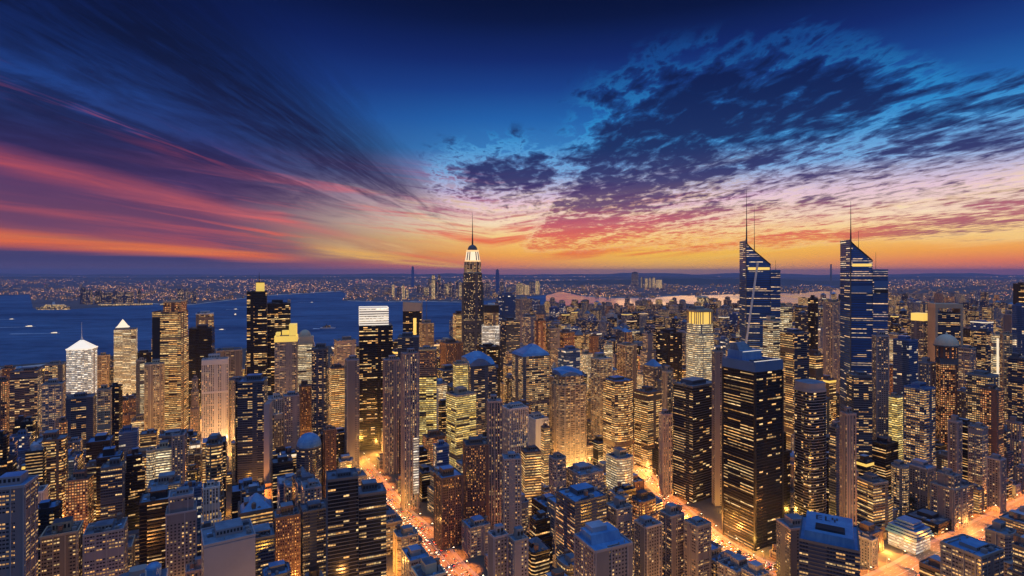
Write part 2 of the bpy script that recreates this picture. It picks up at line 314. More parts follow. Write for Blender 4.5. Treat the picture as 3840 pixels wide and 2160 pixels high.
# ---------------------------------------------------------------- mesh helpers
class MB:
    def __init__(s): s.v, s.f, s.uv, s.mi = [], [], [], []
    def face(s, pts, uvs=None, mi=0):
        b = len(s.v); s.v += [tuple(p) for p in pts]; s.f.append(tuple(range(b, b + len(pts)))); s.mi.append(mi)
        s.uv += [tuple(q) for q in (uvs or [(0, 0)] * len(pts))]
    def prism(s, poly, z0, z1, mi=0, top=True, bottom=False, mi_top=None, u0=0.0, vbase=None, poly1=None):
        n = len(poly); q = poly1 or poly; u = u0
        vb = z0 if vbase is None else vbase
        for i in range(n):
            a, b = poly[i], poly[(i + 1) % n]; c, d = q[(i + 1) % n], q[i]
            L = math.hypot(b[0] - a[0], b[1] - a[1])
            s.face([(*a, z0), (*b, z0), (*c, z1), (*d, z1)], [(u, z0 - vb), (u + L, z0 - vb), (u + L, z1 - vb), (u, z1 - vb)], mi)
            u += math.ceil(L / 3.0) * 3.0 + 30
        mt = mi if mi_top is None else mi_top
        if top: s.face([(*p, z1) for p in q], None, mt)
        if bottom: s.face([(*p, z0) for p in reversed(poly)], None, mt)
    def box(s, cx, cy, z0, w, d, h, mi=0, rot=0.0, bottom=False):
        s.prism(rot_poly(rect(w, d), rot, cx, cy), z0, z0 + h, mi, True, bottom)
    def ring(s, poly, z0, z1, t, mi=0):
        inn = inset(poly, t)
        n = len(poly)
        for i in range(n):
            j = (i + 1) % n; a, b, c, d = poly[i], poly[j], inn[j], inn[i]
            s.face([(*a, z0), (*b, z0), (*b, z1), (*a, z1)], None, mi)
            s.face([(*c, z0), (*d, z0), (*d, z1), (*c, z1)], None, mi)
            s.face([(*a, z1), (*b, z1), (*c, z1), (*d, z1)], None, mi)
            s.face([(*d, z0), (*c, z0), (*b, z0), (*a, z0)], None, mi)
    def cone(s, cx, cy, z0, r0, r1, h, n=12, mi=0, top=True):
        s.prism([(cx + r0 * math.cos(2*math.pi*i/n), cy + r0 * math.sin(2*math.pi*i/n)) for i in range(n)], z0, z0 + h, mi, top,
                poly1=[(cx + r1 * math.cos(2*math.pi*i/n), cy + r1 * math.sin(2*math.pi*i/n)) for i in range(n)])
    def dome(s, cx, cy, z0, r, h, n=16, k=6, mi=0):
        prev = None
        for i in range(k + 1):
            a = math.pi / 2 * i / k; rr = max(.05, r * math.cos(a)); zz = z0 + h * math.sin(a)
            ring = [(cx + rr * math.cos(2*math.pi*j/n), cy + rr * math.sin(2*math.pi*j/n), zz) for j in range(n)]
            if prev:
                for j in range(n): s.face([prev[j], prev[(j + 1) % n], ring[(j + 1) % n], ring[j]], None, mi)
            prev = ring
        s.face(prev, None, mi)
    def build(s, name, mats, parent=None, loc=None, rot=None):
        me = bpy.data.meshes.new(name); me.from_pydata(s.v, [], s.f)
        l = me.uv_layers.new(name='UVMap')
        flat = [c for q in s.uv for c in q]; l.data.foreach_set('uv', flat)
        mats = mats if isinstance(mats, (list, tuple)) else [mats]
        for m in mats: me.materials.append(m)
        me.polygons.foreach_set('material_index', s.mi); me.update()
        o = bpy.data.objects.new(name, me); COL.objects.link(o)
        if parent is not None: o.parent = parent
        if loc is not None: o.location = loc
        if rot is not None: o.rotation_euler = (0, 0, rot)
        return o
def rect(w, d): return [(-w/2, -d/2), (w/2, -d/2), (w/2, d/2), (-w/2, d/2)]
def chamf(w, d, c): return [(-w/2+c, -d/2), (w/2-c, -d/2), (w/2, -d/2+c), (w/2, d/2-c), (w/2-c, d/2), (-w/2+c, d/2), (-w/2, d/2-c), (-w/2, -d/2+c)]
def oval(w, d, n=20, p=2.0):
    out = []
    for i in range(n):
        a = 2*math.pi*i/n + math.pi/n; c, s_ = math.cos(a), math.sin(a)
        out.append((w/2*math.copysign(abs(c)**(2/p), c), d/2*math.copysign(abs(s_)**(2/p), s_)))
    return out
def shape_poly(kind, w, d):
    if kind == 'chamf': return chamf(w, d, .16 * min(w, d))
    if kind == 'round': return oval(w, d, 20)
    if kind == 'soft': return oval(w, d, 24, 4.0)
    if kind == 'bow':   # flat back, bowed front
        k = 8; return [(-w/2 + w*i/k, -d/2 - .16*w*(1-(2*i/k-1)**2) + .08*w) for i in range(k+1)] + [(w/2, d/2), (-w/2, d/2)]
    return rect(w, d)
def rot_poly(poly, a, cx=0, cy=0):
    c, s_ = math.cos(a), math.sin(a); return [(cx + x*c - y*s_, cy + x*s_ + y*c) for x, y in poly]
def scale_poly(poly, sx, sy=None, ox=0, oy=0):
    sy = sx if sy is None else sy; return [(x*sx + ox, y*sy + oy) for x, y in poly]
def inset(poly, t):
    w = max(p[0] for p in poly) - min(p[0] for p in poly); d = max(p[1] for p in poly) - min(p[1] for p in poly)
    mx = (max(p[0] for p in poly) + min(p[0] for p in poly))/2; my = (max(p[1] for p in poly) + min(p[1] for p in poly))/2
    return [(mx + (x-mx)*(1-2*t/w), my + (y-my)*(1-2*t/d)) for x, y in poly]
def thing(name, label, cat, loc=(0, 0, 0), rot=0.0, group=None):
    o = bpy.data.objects.new(name, None); COL.objects.link(o); o.empty_display_size = .5
    o.location = loc; o.rotation_euler = (0, 0, rot); o['label'] = label; o['category'] = cat
    if group: o['group'] = group
    return o
def tag(o, label, cat, group=None):
    o['label'] = label; o['category'] = cat
    if group: o['group'] = group
    return o
def struct(name, mb, mats, kind='structure'):
    o = mb.build(name, mats); o['kind'] = kind; return o
def point_light(x, y, z, power, col=(1,.50,.16), r=2.5, parent=None):
    d = bpy.data.lights.new('lamp_or_fill_light', 'POINT'); d.energy = power; d.color = col; d.shadow_soft_size = r  # also makes the added fill lights that have no lamp
    o = bpy.data.objects.new('lamp_or_fill_light', d); COL.objects.link(o); o.location = (x, y, z)
    if parent is not None: o.parent = parent
    return o
def px2w(px, D, py=None):
    return ((px - 512) * D / F, D, H + (HZ - py) * D / F if py is not None else 0.0)
def ground_at(px, py, z=0.0):
    D = (H - z) * F / (py - HZ); return ((px - 512) * D / F, D)

# ---------------------------------------------------------------- building kit
FOOT = []        # (x, y, radius) already taken
KEEP = []        # what stays in sight: (px0, px1, lowest row seen, distance)
BASEZ = 0.0
def shaft_mesh(tiers, style, relief=True, near=True, side=False):
    """tiers: [(polygon, z0, z1)] bottom up. Slot 0 windows, slot 1 trim."""
    mb = MB()
    for k, (poly, z0, z1) in enumerate(tiers):
        f0 = len(mb.f); mb.prism(poly, z0, z1, 0, top=(k < len(tiers) - 1), mi_top=1, vbase=0.0)
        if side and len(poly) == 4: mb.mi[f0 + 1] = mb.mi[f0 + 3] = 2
        if relief and near:
            w = max(p[0] for p in poly) - min(p[0] for p in poly); d = max(p[1] for p in poly) - min(p[1] for p in poly)
            if style in ('pier', 'palepier', 'deco', 'stone', 'tan', 'mauve', 'brick'):
                for i in range(len(poly)):
                    a, b = poly[i], poly[(i + 1) % len(poly)]; L = math.hypot(b[0]-a[0], b[1]-a[1])
                    if L < 6: continue
                    step = {'pier': 3.6, 'palepier': 2.8, 'deco': 6.0}.get(style, 8.4 if style != 'mauve' else 15.6)
                    n = max(1, int(L / step)); ux, uy = (b[0]-a[0])/L, (b[1]-a[1])/L; ang = math.atan2(uy, ux)
                    for j in range(n + 1):
                        t = min(L - .6, max(.6, j * step)); cx, cy_ = a[0] + ux*t + uy*.25, a[1] + uy*t - ux*.25
                        mb.box(cx, cy_, z0, .9, .6, z1 - z0 - .2, 1, ang)
            else:
                fh = FH.get(style, 3.3)
                z = math.ceil((z0 + .5) / fh) * fh
                outer = inset(poly, -.45)
                while z < z1 - .6:
                    mb.prism(outer, z - .3, z + .3, 1, True, True); z += fh
    return mb
def roof_kit(root, poly, z, style, rng, roof=None, wall=None, units=2, big=True, tank=False, mast=0.0, ph=None):
    """deck, parapet, plant room and the plant on it"""
    w = max(p[0] for p in poly) - min(p[0] for p in poly); d = max(p[1] for p in poly) - min(p[1] for p in poly)
    rm = RF[roof or ROOF_OF[style]]; wm = W[wall or WALL_OF[style]]
    mb = MB(); mb.prism(inset(poly, .02), z, z + .25, 0); rf = mb.build('roof', rm, root)
    mb = MB(); mb.ring(inset(poly, -.35), z - .6, z + 1.5, .9); mb.build('parapet', wm, root)
    zt = z + .254
    if big:
        pw, pd, h = w * rng.uniform(.38, .6), d * rng.uniform(.38, .6), ph or rng.uniform(4, 9)
        ox, oy = rng.uniform(-.1, .1) * w, rng.uniform(-.05, .14) * d
        mb = MB(); mb.prism(scale_poly(rect(pw, pd), 1, 1, ox, oy), zt, zt + h, 0, True, mi_top=1)
        n = int(pw / 2.5)
        for i in range(n): mb.box(ox - pw/2 + (i + .5) * pw / n, oy - pd/2 - .1, zt + h*.35, pw/n*.55, .3, h*.4, 2)
        mb.build('plant_room', [wm, rm, W['dark']], rf)
        free = [(ox + sx*(pw/2 + (w/2 - pw/2)*.45), oy*0 + sy*d*.28) for sx in (-1, 1) for sy in (-1, 0, 1)] + [(ox + k*pw*.3, -d*.36) for k in (-1, 0, 1)]
    else:
        free = [(sx*w*.25, sy*d*.25) for sx in (-1, 0, 1) for sy in (-1, 0, 1)]
    rng.shuffle(free)
    if units >= 3:
        for i in range(rng.randint(1, 2)):
            L = w * rng.uniform(.25, .5); x, y = rng.uniform(-.18, .18)*w, rng.choice([-.40, .38])*d
            mb = MB(); mb.box(x, y, zt + .35, L, .8, .75, 0, 0, True)
            for k in range(4): mb.box(x - L*.4 + k*L*.26, y, zt, .25, .9, .36)
            mb.box(x + L*.5, y, zt, .85, .85, 1.9); mb.build('duct', W['grey'], rf)
        for i in range(rng.randint(2, 4)):
            x, y = rng.uniform(-.42, .42)*w, rng.choice([-1, 1])*rng.uniform(.3, .42)*d
            mb = MB(); mb.cone(x, y, zt, .3, .3, rng.uniform(1.2, 2.4), 7); mb.cone(x, y, zt + 2.2, .5, .2, .4, 7); mb.build('vent_pipe', W['stone'], rf)
        mb = MB(); x, y = rng.choice([-1, 1])*w*.36, rng.uniform(-.2, .2)*d
        mb.box(x, y, zt, w*.12, d*.16, .5); mb.prism([(x-w*.055, y-d*.07), (x+w*.055, y-d*.07), (x+w*.055, y+d*.07), (x-w*.055, y+d*.07)], zt + .5, zt + 1.4, 1, True, poly1=[(x-w*.05, y-.05), (x+w*.05, y-.05), (x+w*.05, y+.05), (x-w*.05, y+.05)]); mb.build('skylight', [W['slate'], RF['blue']], rf)
        if rng.random() < .6:
            mb = MB(); x, y = rng.uniform(-.25, .25)*w, rng.choice([-.3, .3])*d
            mb.prism([(x - w*.16, y - d*.11), (x + w*.16, y - d*.11), (x + w*.16, y + d*.11), (x - w*.16, y + d*.11)], zt, zt + .04); mb.build('roof_patch', RF[rng.choice(['dark', 'pale', 'slate'])], rf)
    for i in range(min(units, len(free))):
        x, y = free[i]; s_ = max(1.6, min(w, d) * rng.uniform(.07, .13)); hh = rng.uniform(1.6, 3.4)
        mb = MB(); mb.box(x, y, zt, s_*rng.uniform(1, 1.7), s_, hh); mb.cone(x, y, zt + hh, s_*.35, s_*.35, .5, 10)
        mb.build('air_unit', W[rng.choice(['grey', 'slate', 'stone'])], rf)
    if tank and len(free) > units:
        x, y = free[units]; mb = MB()
        for sx in (-1, 1):
            for sy in (-1, 1): mb.box(x + sx*1.2, y + sy*1.2, zt, .3, .3, 3.2)
        mb.cone(x, y, zt + 3.2, 2.1, 2.1, 4.2, 12); mb.cone(x, y, zt + 7.4, 2.3, .2, 1.6, 12)
        mb.build('water_tank', W['brown'], rf)
    if mast:
        mb = MB(); mb.cone(0, 0, zt, .7, .25, mast, 6); mb.build('antenna', W['slate'], rf)
def place(x0, x1, D, rot, asp):
    """world centre, width and depth of a block whose sides show between two picture columns at distance D (of its front)"""
    xc = (x0 + x1) / 2; al = math.atan((xc - 512) / F); th = rot
    wpx = (x1 - x0) / F * D * math.cos(al)
    a, b = abs(math.cos(th + al)), abs(math.sin(th + al))      # ex.p, ey.p with p=(cos al,-sin al)
    w = wpx / (a + asp * b); d = asp * w
    half = abs(w/2*math.sin(th + al)) + abs(d/2*math.cos(th + al))
    for _ in range(3):
        Dc = D + half * math.cos(al)
        w = (x1 - x0) / F * Dc * math.cos(al) / (a + asp * b); d = asp * w
        half = abs(w/2*math.sin(th + al)) + abs(d/2*math.cos(th + al))
    return (xc - 512) * Dc / F, Dc, w, d
ANCHORS = []
def B(x0, x1, yt, D, style, label, name='office_tower', rot=28, asp=.9, shape='rect', tiers=None, roof=None, wall=None, units=2, big=True, tank=False, mast=0.0, ph=None,
      ybot=None, crown=None, podium=None, short=None, relief=True, flat=True, side=None):
    """one tall building, set in the city where the photograph shows it"""
    rng = random.Random(int(x0*31 + yt*17 + D))
    th = R(rot); X, Y, w, d = place(x0, x1, D, th, asp)
    h = H + (HZ - yt) * D / F
    root = thing(name, label, {'office_tower': 'office tower', 'skyscraper': 'skyscraper', 'apartment_tower': 'apartment building', 'low_block': 'city block'}.get(name, name.replace('_', ' ')), (X, Y, BASEZ), th)
    P = shape_poly(shape, w, d)
    T, z = [], 0.0
    for (fr, sx, sy) in (tiers or [(1, 1, 1)]):
        T.append((scale_poly(P, sx, sy), z, h * fr)); z = h * fr
    wm = W[wall or WALL_OF[style]]
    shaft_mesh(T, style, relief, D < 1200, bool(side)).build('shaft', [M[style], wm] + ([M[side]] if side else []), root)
    for k, (poly, z0, z1) in enumerate(T[:-1]):
        mb = MB(); mb.ring(inset(poly, -.3), z1 - .4, z1 + 1.3, .8); mb.build('setback_parapet', wm, root)
    if flat: roof_kit(root, T[-1][0], h, style, rng, roof, wall, units, big, tank, mast, ph)
    if podium:
        s_, ph_ = podium
        mb = MB(); mb.ring(scale_poly(P, s_), 0, ph_, (s_-1)*w/2 + .4); mb.build('podium', wm, root)
    FOOT.append((X, Y, .56 * math.hypot(w, d)))
    KEEP.append((x0 - 1, x1 + 1, ybot if ybot is not None else yt + 25, D))
    ANCHORS.append((X, Y, short or label))
    return root, T[-1][0], h, w, d, wm
# ---------------------------------------------------------------- setting: water, land, hills
def smooth_noise(x, seed=0):
    r = 0; a = 1
    for k in range(5):
        f = 2**k; i = math.floor(x*f); t = x*f - i; t = t*t*(3-2*t)
        h = lambda n: random.Random(n*7919 + k*131 + seed).random()
        r += a*(h(i)*(1-t) + h(i+1)*t); a *= .5
    return r/1.94
def ground_mat(name, a, b, s, rough=.9):
    m, nt, ps = new_mat(name)
    geo = nt.nodes.new('ShaderNodeNewGeometry'); x, y, z = sep(nt, geo.outputs['Position'])
    n = noise(nt, xyz(nt, x*s, y*s, 0.0), 1.0, 6, .65)
    setin(nt, ps, 'Base Color', mix(nt, (n*2.2-.6).clamp(), a, b)); setin(nt, ps, 'Roughness', rough)
    return m
M_LAND = ground_mat('city_ground', (.04,.037,.036), (.10,.088,.08), .02)
M_FAR = ground_mat('far_land', (.06,.055,.07), (.17,.12,.12), .0012)
M_HILL = ground_mat('hill_woods', (.03,.04,.045), (.07,.07,.065), .0015)
def water_mat():
    m, nt, ps = new_mat('bay_water')
    geo = nt.nodes.new('ShaderNodeNewGeometry'); x, y, z = sep(nt, geo.outputs['Position'])
    n = noise(nt, xyz(nt, x*.0010, y*.0022, 0.0), 1.0, 6, .62, .5)
    w0 = noise(nt, xyz(nt, x*.008, y*.016, 3.0), 1.0, 4, .65)
    setin(nt, ps, 'Base Color', mix(nt, (n * 2.2 + w0 * 1.5 - 1.4).clamp(), (.026,.070,.155), (.10,.20,.36)))
    setin(nt, ps, 'Roughness', .5); setin(nt, ps, 'Specular IOR Level', .0)
    bp = nt.nodes.new('ShaderNodeBump'); bp.inputs['Strength'].default_value = .9; bp.inputs['Distance'].default_value = 6
    nt.links.new(w0.k, bp.inputs['Height']); nt.links.new(bp.outputs[0], ps.inputs['Normal'])
    return m
FARY = 60000.0
mb = MB(); mb.face([(-58000, -3000, 0), (58000, -3000, 0), (58000, FARY, 0), (-58000, FARY, 0)])
struct('water', mb, water_mat())
def river_mat():
    m, nt, ps = new_mat('sky_tinted_river_water')
    geo = nt.nodes.new('ShaderNodeNewGeometry'); x, y, z = sep(nt, geo.outputs['Position'])
    n = noise(nt, xyz(nt, x*.002, y*.0007, 0.0), 1.0, 4, .55, .4)
    setin(nt, ps, 'Base Color', (.20,.17,.24)); setin(nt, ps, 'Roughness', n.ss(.35, .65, .06, .16)); setin(nt, ps, 'Specular IOR Level', 1.0)  # lavender base colour stands in for the pink sky it reflects
    return m
RIV_PX = [(546, 309), (580, 312), (840, 312), (850, 288), (800, 290), (682, 292), (556, 289.5), (546, 296)]
def gp(px, py): return ground_at(px, py)
# near land: Manhattan-like city ground, ends at the quay
NEAR_PX = [(-140, 371), (0, 366.5), (60, 362), (110, 357), (200, 350), (330, 346), (440, 344), (463, 331), (500, 306), (545, 306.5), (580, 308), (614, 310), (650, 307), (684, 303.5), (740, 308.5), (800, 309.5), (832, 303), (842, 295)]
near = [(-3400, -2500)] + [gp(*p) for p in NEAR_PX]
far_right = [gp(842, 290.5)]
land = near + far_right + [(9000, 16000), (20000, FARY-200), (57500, FARY-200), (57500, -2500)]
def land_sheet(name, poly, z, mat):
    mb = MB(); mb.prism(list(reversed(poly)) if area(poly) < 0 else poly, -1.0, z, 0, True); return struct(name, mb, mat)
def area(p): return .5*sum(p[i][0]*p[(i+1) % len(p)][1] - p[(i+1) % len(p)][0]*p[i][1] for i in range(len(p)))
BASEZ = 2.0
mb = MB(); mb.face([(*gp(*p), .4) for p in RIV_PX]); struct('river', mb, river_mat())
land_sheet('ground', land, 2.0, M_LAND)
FAR_PX = [(-160, 296.5), (0, 295.3), (30, 294.5), (33, 308.6), (70, 309.3), (150, 304.2), (190, 305.2), (225, 301), (265, 296), (341, 291.6), (347, 294), (342, 300.8), (380, 302.4), (420, 301.6), (462, 302.6), (510, 299), (524, 297.4), (551, 294.3), (560, 291.2), (581, 296), (610, 298.4), (640, 298.2), (682, 295.6), (740, 294.2), (800, 293), (838, 289.5)]
far = [gp(*p) for p in FAR_PX] + [(8700, 16100), (19500, FARY-300), (-57000, FARY-300), (-57000, gp(-160, 296.5)[1])]
land_sheet('far_shore', far, 1.6, M_FAR)
# ridges on the skyline
def ridge(name, Y, amp, seed, x0=-1.25, x1=1.25, n=420, depth=3500, lift=0):
    mb = MB(); pts = []
    for i in range(n + 1):
        X = Y*(x0 + (x1-x0)*i/n); pts.append((X, lift + amp*(.25 + .9*smooth_noise(X/Y*9 + seed, seed)**1.6)))
    rows = [[(X, Y + depth*t, hh*s) for X, hh in pts] for t, s in ((-.9, 0.0), (-.45, .45), (-.15, .85), (.1, 1.0), (.8, .4), (1.5, 0.0))]
    for a, b in zip(rows, rows[1:]):
        for i in range(n): mb.face([a[i], a[i+1], b[i+1], b[i]])
    o = struct(name, mb, M_HILL)
    o.location.z = 1
    return o
ridge('hills', 42000, 330, 3)
ridge('hills', 26000, 130, 11)
ridge('hills', 15500, 150, 23, .02, .62, 200, 1800, 20)
KEEP_WATER = [(-20, 66, 369), (66, 114, 357), (137, 151, 352), (214, 247, 351), (290, 312, 345), (312, 357, 346), (393, 403, 340), (421, 463, 343)]

# ---------------------------------------------------------------- avenues full of traffic
M_ROAD = ground_mat('asphalt', (.09,.08,.075), (.16,.145,.13), .12, .6)
M_WALK = ground_mat('pavement_concrete', (.22,.20,.18), (.32,.29,.26), .1, .85)
M_PAINT = plain('road_paint', (.75,.72,.66), .6, .1)
AVE = {'avenue': ([(-38, 562), (-64, 601), (-106, 679), (-144, 734), (-182, 800), (-220, 870), (-268, 960)], 24),
       'diagonal_avenue': ([(312, 560), (293, 588), (264, 618), (242, 669), (222, 769), (211, 850), (198, 985), (185, 1100)], 18),
       'boulevard': ([(350, 557), (424, 598), (478, 632), (551, 675), (693, 757), (900, 875), (1100, 990)], 26)}
def offset_line(pts, o):
    out = []
    for i, p in enumerate(pts):
        a, b = pts[max(0, i-1)], pts[min(len(pts)-1, i+1)]; dx, dy = b[0]-a[0], b[1]-a[1]; L = math.hypot(dx, dy)
        out.append((p[0] - dy/L*o, p[1] + dx/L*o))
    return out
def strip(mb, pts, o0, o1, z, h=0.0):
    A, C = offset_line(pts, o0), offset_line(pts, o1)
    for i in range(len(pts)-1):
        mb.face([(*A[i], z), (*A[i+1], z), (*C[i+1], z), (*C[i], z)][::-1])
        if h:
            mb.face([(*A[i], z-h), (*A[i+1], z-h), (*A[i+1], z), (*A[i], z)]); mb.face([(*C[i+1], z-h), (*C[i], z-h), (*C[i], z), (*C[i+1], z)])
def along(pts, step):
    out, carry = [], 0.0
    for a, b in zip(pts, pts[1:]):
        L = math.hypot(b[0]-a[0], b[1]-a[1]); t = carry
        while t < L: out.append((a[0]+(b[0]-a[0])*t/L, a[1]+(b[1]-a[1])*t/L, math.atan2(b[1]-a[1], b[0]-a[0]))); t += step
        carry = t - L
    return out
ROADPTS = []
for nm, (pts, wd) in AVE.items():
    zz = BASEZ + {'avenue': .008, 'diagonal_avenue': .012, 'boulevard': .004}[nm]
    mb = MB(); strip(mb, pts, -wd/2, wd/2, zz); struct('road', mb, M_ROAD)
    mb = MB(); strip(mb, pts, wd/2, wd/2 + 4.5, zz + .13, .13); strip(mb, pts, -wd/2 - 4.5, -wd/2, zz + .13, .13); struct('pavement', mb, M_WALK)
    mb = MB()
    nl = 4 if wd < 25 else 6
    for k in range(1, nl):
        o = -wd/2 + wd*k/nl
        if k == nl//2: strip(mb, offset_line(pts, o), -.22, .22, zz + .004)
        else:
            for x, y, a in along(offset_line(pts, o), 11):
                c, s_ = math.cos(a), math.sin(a); mb.face([(x + c*dx - s_*dy, y + s_*dx + c*dy, zz + .004) for dx, dy in ((-2, -.16), (2, -.16), (2, .16), (-2, .16))])
    struct('road_marking', mb, M_PAINT)
    for x, y, a in along(pts, 9):
        ROADPTS.append((x, y, wd/2 + 5))
        px, py = 512 + x/y*F, HZ + H*F/y
        hw = wd/2/y*F
        if y > 540: KEEP.append((px-hw, px+hw, py, y - 4))
# ---------------------------------------------------------------- landmark towers
def spire(root, x, y, z, h, r=1.6, name='spire', mat='dark'):
    mb = MB(); mb.cone(x, y, z, r, r*.55, h*.35, 8, top=False); mb.cone(x, y, z + h*.35, r*.5, .22, h*.65, 8); return mb.build(name, W[mat], root)
S_ = dict
# art-deco tower with the tapering crown
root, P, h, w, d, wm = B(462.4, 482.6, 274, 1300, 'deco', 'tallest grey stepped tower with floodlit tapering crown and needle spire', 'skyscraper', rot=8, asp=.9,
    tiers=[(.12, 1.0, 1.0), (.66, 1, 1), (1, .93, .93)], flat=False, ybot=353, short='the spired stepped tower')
k = F/1300
pxm = 1300/F
mb = MB(); z = h
q1, q2 = rect(16.8*pxm, 15*pxm), rect(15.4*pxm, 14*pxm)
mb.prism(q1, h, h + 2.5, 1); mb.prism(inset(q1, .8), h + 2.5, h + 27, 0, poly1=inset(q2, .6))
for i in range(5):
    for s in (-1, 1): mb.box((i-2)*7.6, s*16.4, h + 2.5, 2.0, 2.0, 24.5, 1)
    mb.box(-18.3, (i-2)*6.4, h + 2.5, 1.8, 2.0, 24.5, 1); mb.box(18.3, (i-2)*6.4, h + 2.5, 1.8, 2.0, 24.5, 1)
mb.build('crown_base', [M['grid'], W['cream']], root)
mb = MB(); q3 = inset(q2, .4); q4 = rect(12.0*pxm, 11*pxm)
mb.prism(q3, h + 27.004, h + 30, 1); mb.prism(inset(q3, 1), h + 30, h + 50, 0, poly1=inset(q4, .4)); mb.prism(q4, h + 50, h + 54, 1)
for i in range(6):
    if i in (2, 3): continue
    t = (i-2.5)*5.6
    for s in (-1, 1): mb.prism(rect(2.2, 1.8) and [(t-1.1, s*15.3-.9), (t+1.1, s*15.3-.9), (t+1.1, s*15.3+.9), (t-1.1, s*15.3+.9)], h + 30, h + 50, 2, poly1=[(t*.8-1, s*12.9-.9), (t*.8+1, s*12.9-.9), (t*.8+1, s*12.9+.9), (t*.8-1, s*12.9+.9)])
mb.build('crown', [G['cream'], G['warm'], W['slate']], root)  # crown surfaces glow by themselves in place of floodlights
mb = MB(); mb.dome(0, 0, h + 54.004, 11.6, 13, 12, 5); mb.build('dome', W['slate'], root)
spire(root, 0, 0, h + 65, 78, 2.2)
for s in (-1, 1):
    mb = MB(); mb.prism(scale_poly(rect(w*.16, d*.7), 1, 1, s*w*.48, 0), 0, h*.93); mb.build('side_wing', [W['slate']], root)

# sail-topped glass towers
def sail(x0, x1, yl, yr, D, rot, style, label, short, right_block, ybot, spires, curve):
    th = R(rot); X, Y, w, d = place(x0, x1, D, th, .75)
    Z = lambda py: H + (HZ - py)*D/F - BASEZ
    root = thing('skyscraper', label, 'skyscraper', (X, Y, BASEZ), th)
    px = w/(x1-x0)
    LX = lambda p: (p - (x0+x1)/2)*px
    bx, by, blk_style = right_block
    n = 28; xs = [LX(x0) + (LX(bx)-LX(x0))*i/n for i in range(n+1)]
    zt = [Z(yl) + (Z(yr)-Z(yl))*(curve*(i/n)**.55 + (1-curve)*(i/n)**1.5) for i in range(n+1)]
    mb = MB(); zc = Z(yr) - 22
    body = [(xs[0], -d/2), (xs[-1], -d/2), (xs[-1], d/2), (xs[0], d/2)]
    mb.prism(body, 0, zc, 0, False, vbase=0)
    for zb in range(1, int(zc/4.2)): mb.ring(inset(body, -.35), zb*4.2 - .3, zb*4.2 + .3, .8, 1)
    mb.build('shaft', [M[style], W['dark']], root)
    mb = MB()
    for i in range(n):
        for s in (-1, 1):
            f = [(xs[i], s*d/2, zc), (xs[i+1], s*d/2, zc), (xs[i+1], s*d/2, zt[i+1]), (xs[i], s*d/2, zt[i])]
            uv = [(xs[i], zc), (xs[i+1], zc), (xs[i+1], zt[i+1]), (xs[i], zt[i])]
            mb.face(f if s < 0 else f[::-1], uv if s < 0 else uv[::-1])
        mb.face([(xs[i], -d/2, zt[i]), (xs[i+1], -d/2, zt[i+1]), (xs[i+1], d/2, zt[i+1]), (xs[i], d/2, zt[i])], None, 1)
        for ya_, yb_ in ((-d/2-.7, -d/2-.02), (d/2+.02, d/2+.7)):
            mb.face([(xs[i], ya_, zt[i]-1.6), (xs[i+1], ya_, zt[i+1]-1.6), (xs[i+1], ya_, zt[i+1]+.9), (xs[i], ya_, zt[i]+.9)], None, 1)
            mb.face([(xs[i], ya_, zt[i]+.9), (xs[i+1], ya_, zt[i+1]+.9), (xs[i+1], yb_, zt[i+1]+.9), (xs[i], yb_, zt[i]+.9)], None, 1)
    mb.face([(xs[0], d/2, zc), (xs[0], -d/2, zc), (xs[0], -d/2, zt[0]), (xs[0], d/2, zt[0])], [(0, zc), (d, zc), (d, zt[0]), (0, zt[0])])
    mb.build('sail_crown', [M['sail'], W['dark']], root)
    mb = MB(); zb_ = Z(yr) - 4
    mb.box((xs[1]+xs[-1])/2, -d/2 - .3, zb_-5.5, (xs[-1]-xs[1])*.9, .5, 4.5, 0)
    mb.build('lit_band', [G['gold']], root)
    # slab standing against it
    xb0, xb1 = LX(bx) + .05, LX(x1)
    rb = [(xb0, -d/2-1.5), (xb1, -d/2-1.5), (xb1, d/2-2), (xb0, d/2-2)]
    mb = MB(); zb = Z(by); mb.prism(rb, 0, zb, 0, False)
    for kf in range(1, int(zb/4.2)): mb.ring(inset(rb, -.4), kf*4.2 - .35, kf*4.2 + .3, .8, 1)
    mb.build('side_slab', [M[blk_style], W['slate']], root)
    mb = MB(); mb.prism(rb, zb, zb + .3, 0); mb.ring(inset(rb, -.3), zb - 1, zb + 2, .8, 1); mb.build('side_roof', [RF['steel'], W['blue']], root)
    mb = MB(); mb.box((xs[0]), -d/2 - .9, 0, 1.6, 1.6, Z(yl) + 2); mb.build('corner_fin', W['slate'], root)
    for sx, y0, y1, r in spires:
        spire(root, LX(sx), 0 if sx > x0 + 4 else -d/2 + 1, Z(y0), (y0-y1)*D/F, r)
    FOOT.append((X, Y, .56*math.hypot(w, d))); KEEP.append((x0-1, x1+1, ybot, D)); ANCHORS.append((X, Y, short))
    return root, LX, Z, d
root, LX, Z, d = sail(739, 779.6, 240, 264.5, 1000, -8, 'sail', 'dark glass tower with sloping sail top, twin spires and pale slanting brace', 'the braced sail tower', (768.5, 271, 'sail'), 352,
    [(740, 243, 188.5, 1.5), (753.3, 254, 206, .9), (779, 271, 260, .5)], .66)
mb = MB(); a, b = (LX(752.6), Z(263)), (LX(738.6), Z(345)); y_ = -d/2 - 2.2
mb.face([(a[0]-1.6, y_-1, a[1]), (b[0]-1.6, y_-1, b[1]), (b[0]+1.6, y_-1, b[1]), (a[0]+1.6, y_-1, a[1])])
mb.face([(a[0]-1.6, y_+1.6, a[1]), (a[0]+1.6, y_+1.6, a[1]), (b[0]+1.6, y_+1.6, b[1]), (b[0]-1.6, y_+1.6, b[1])])
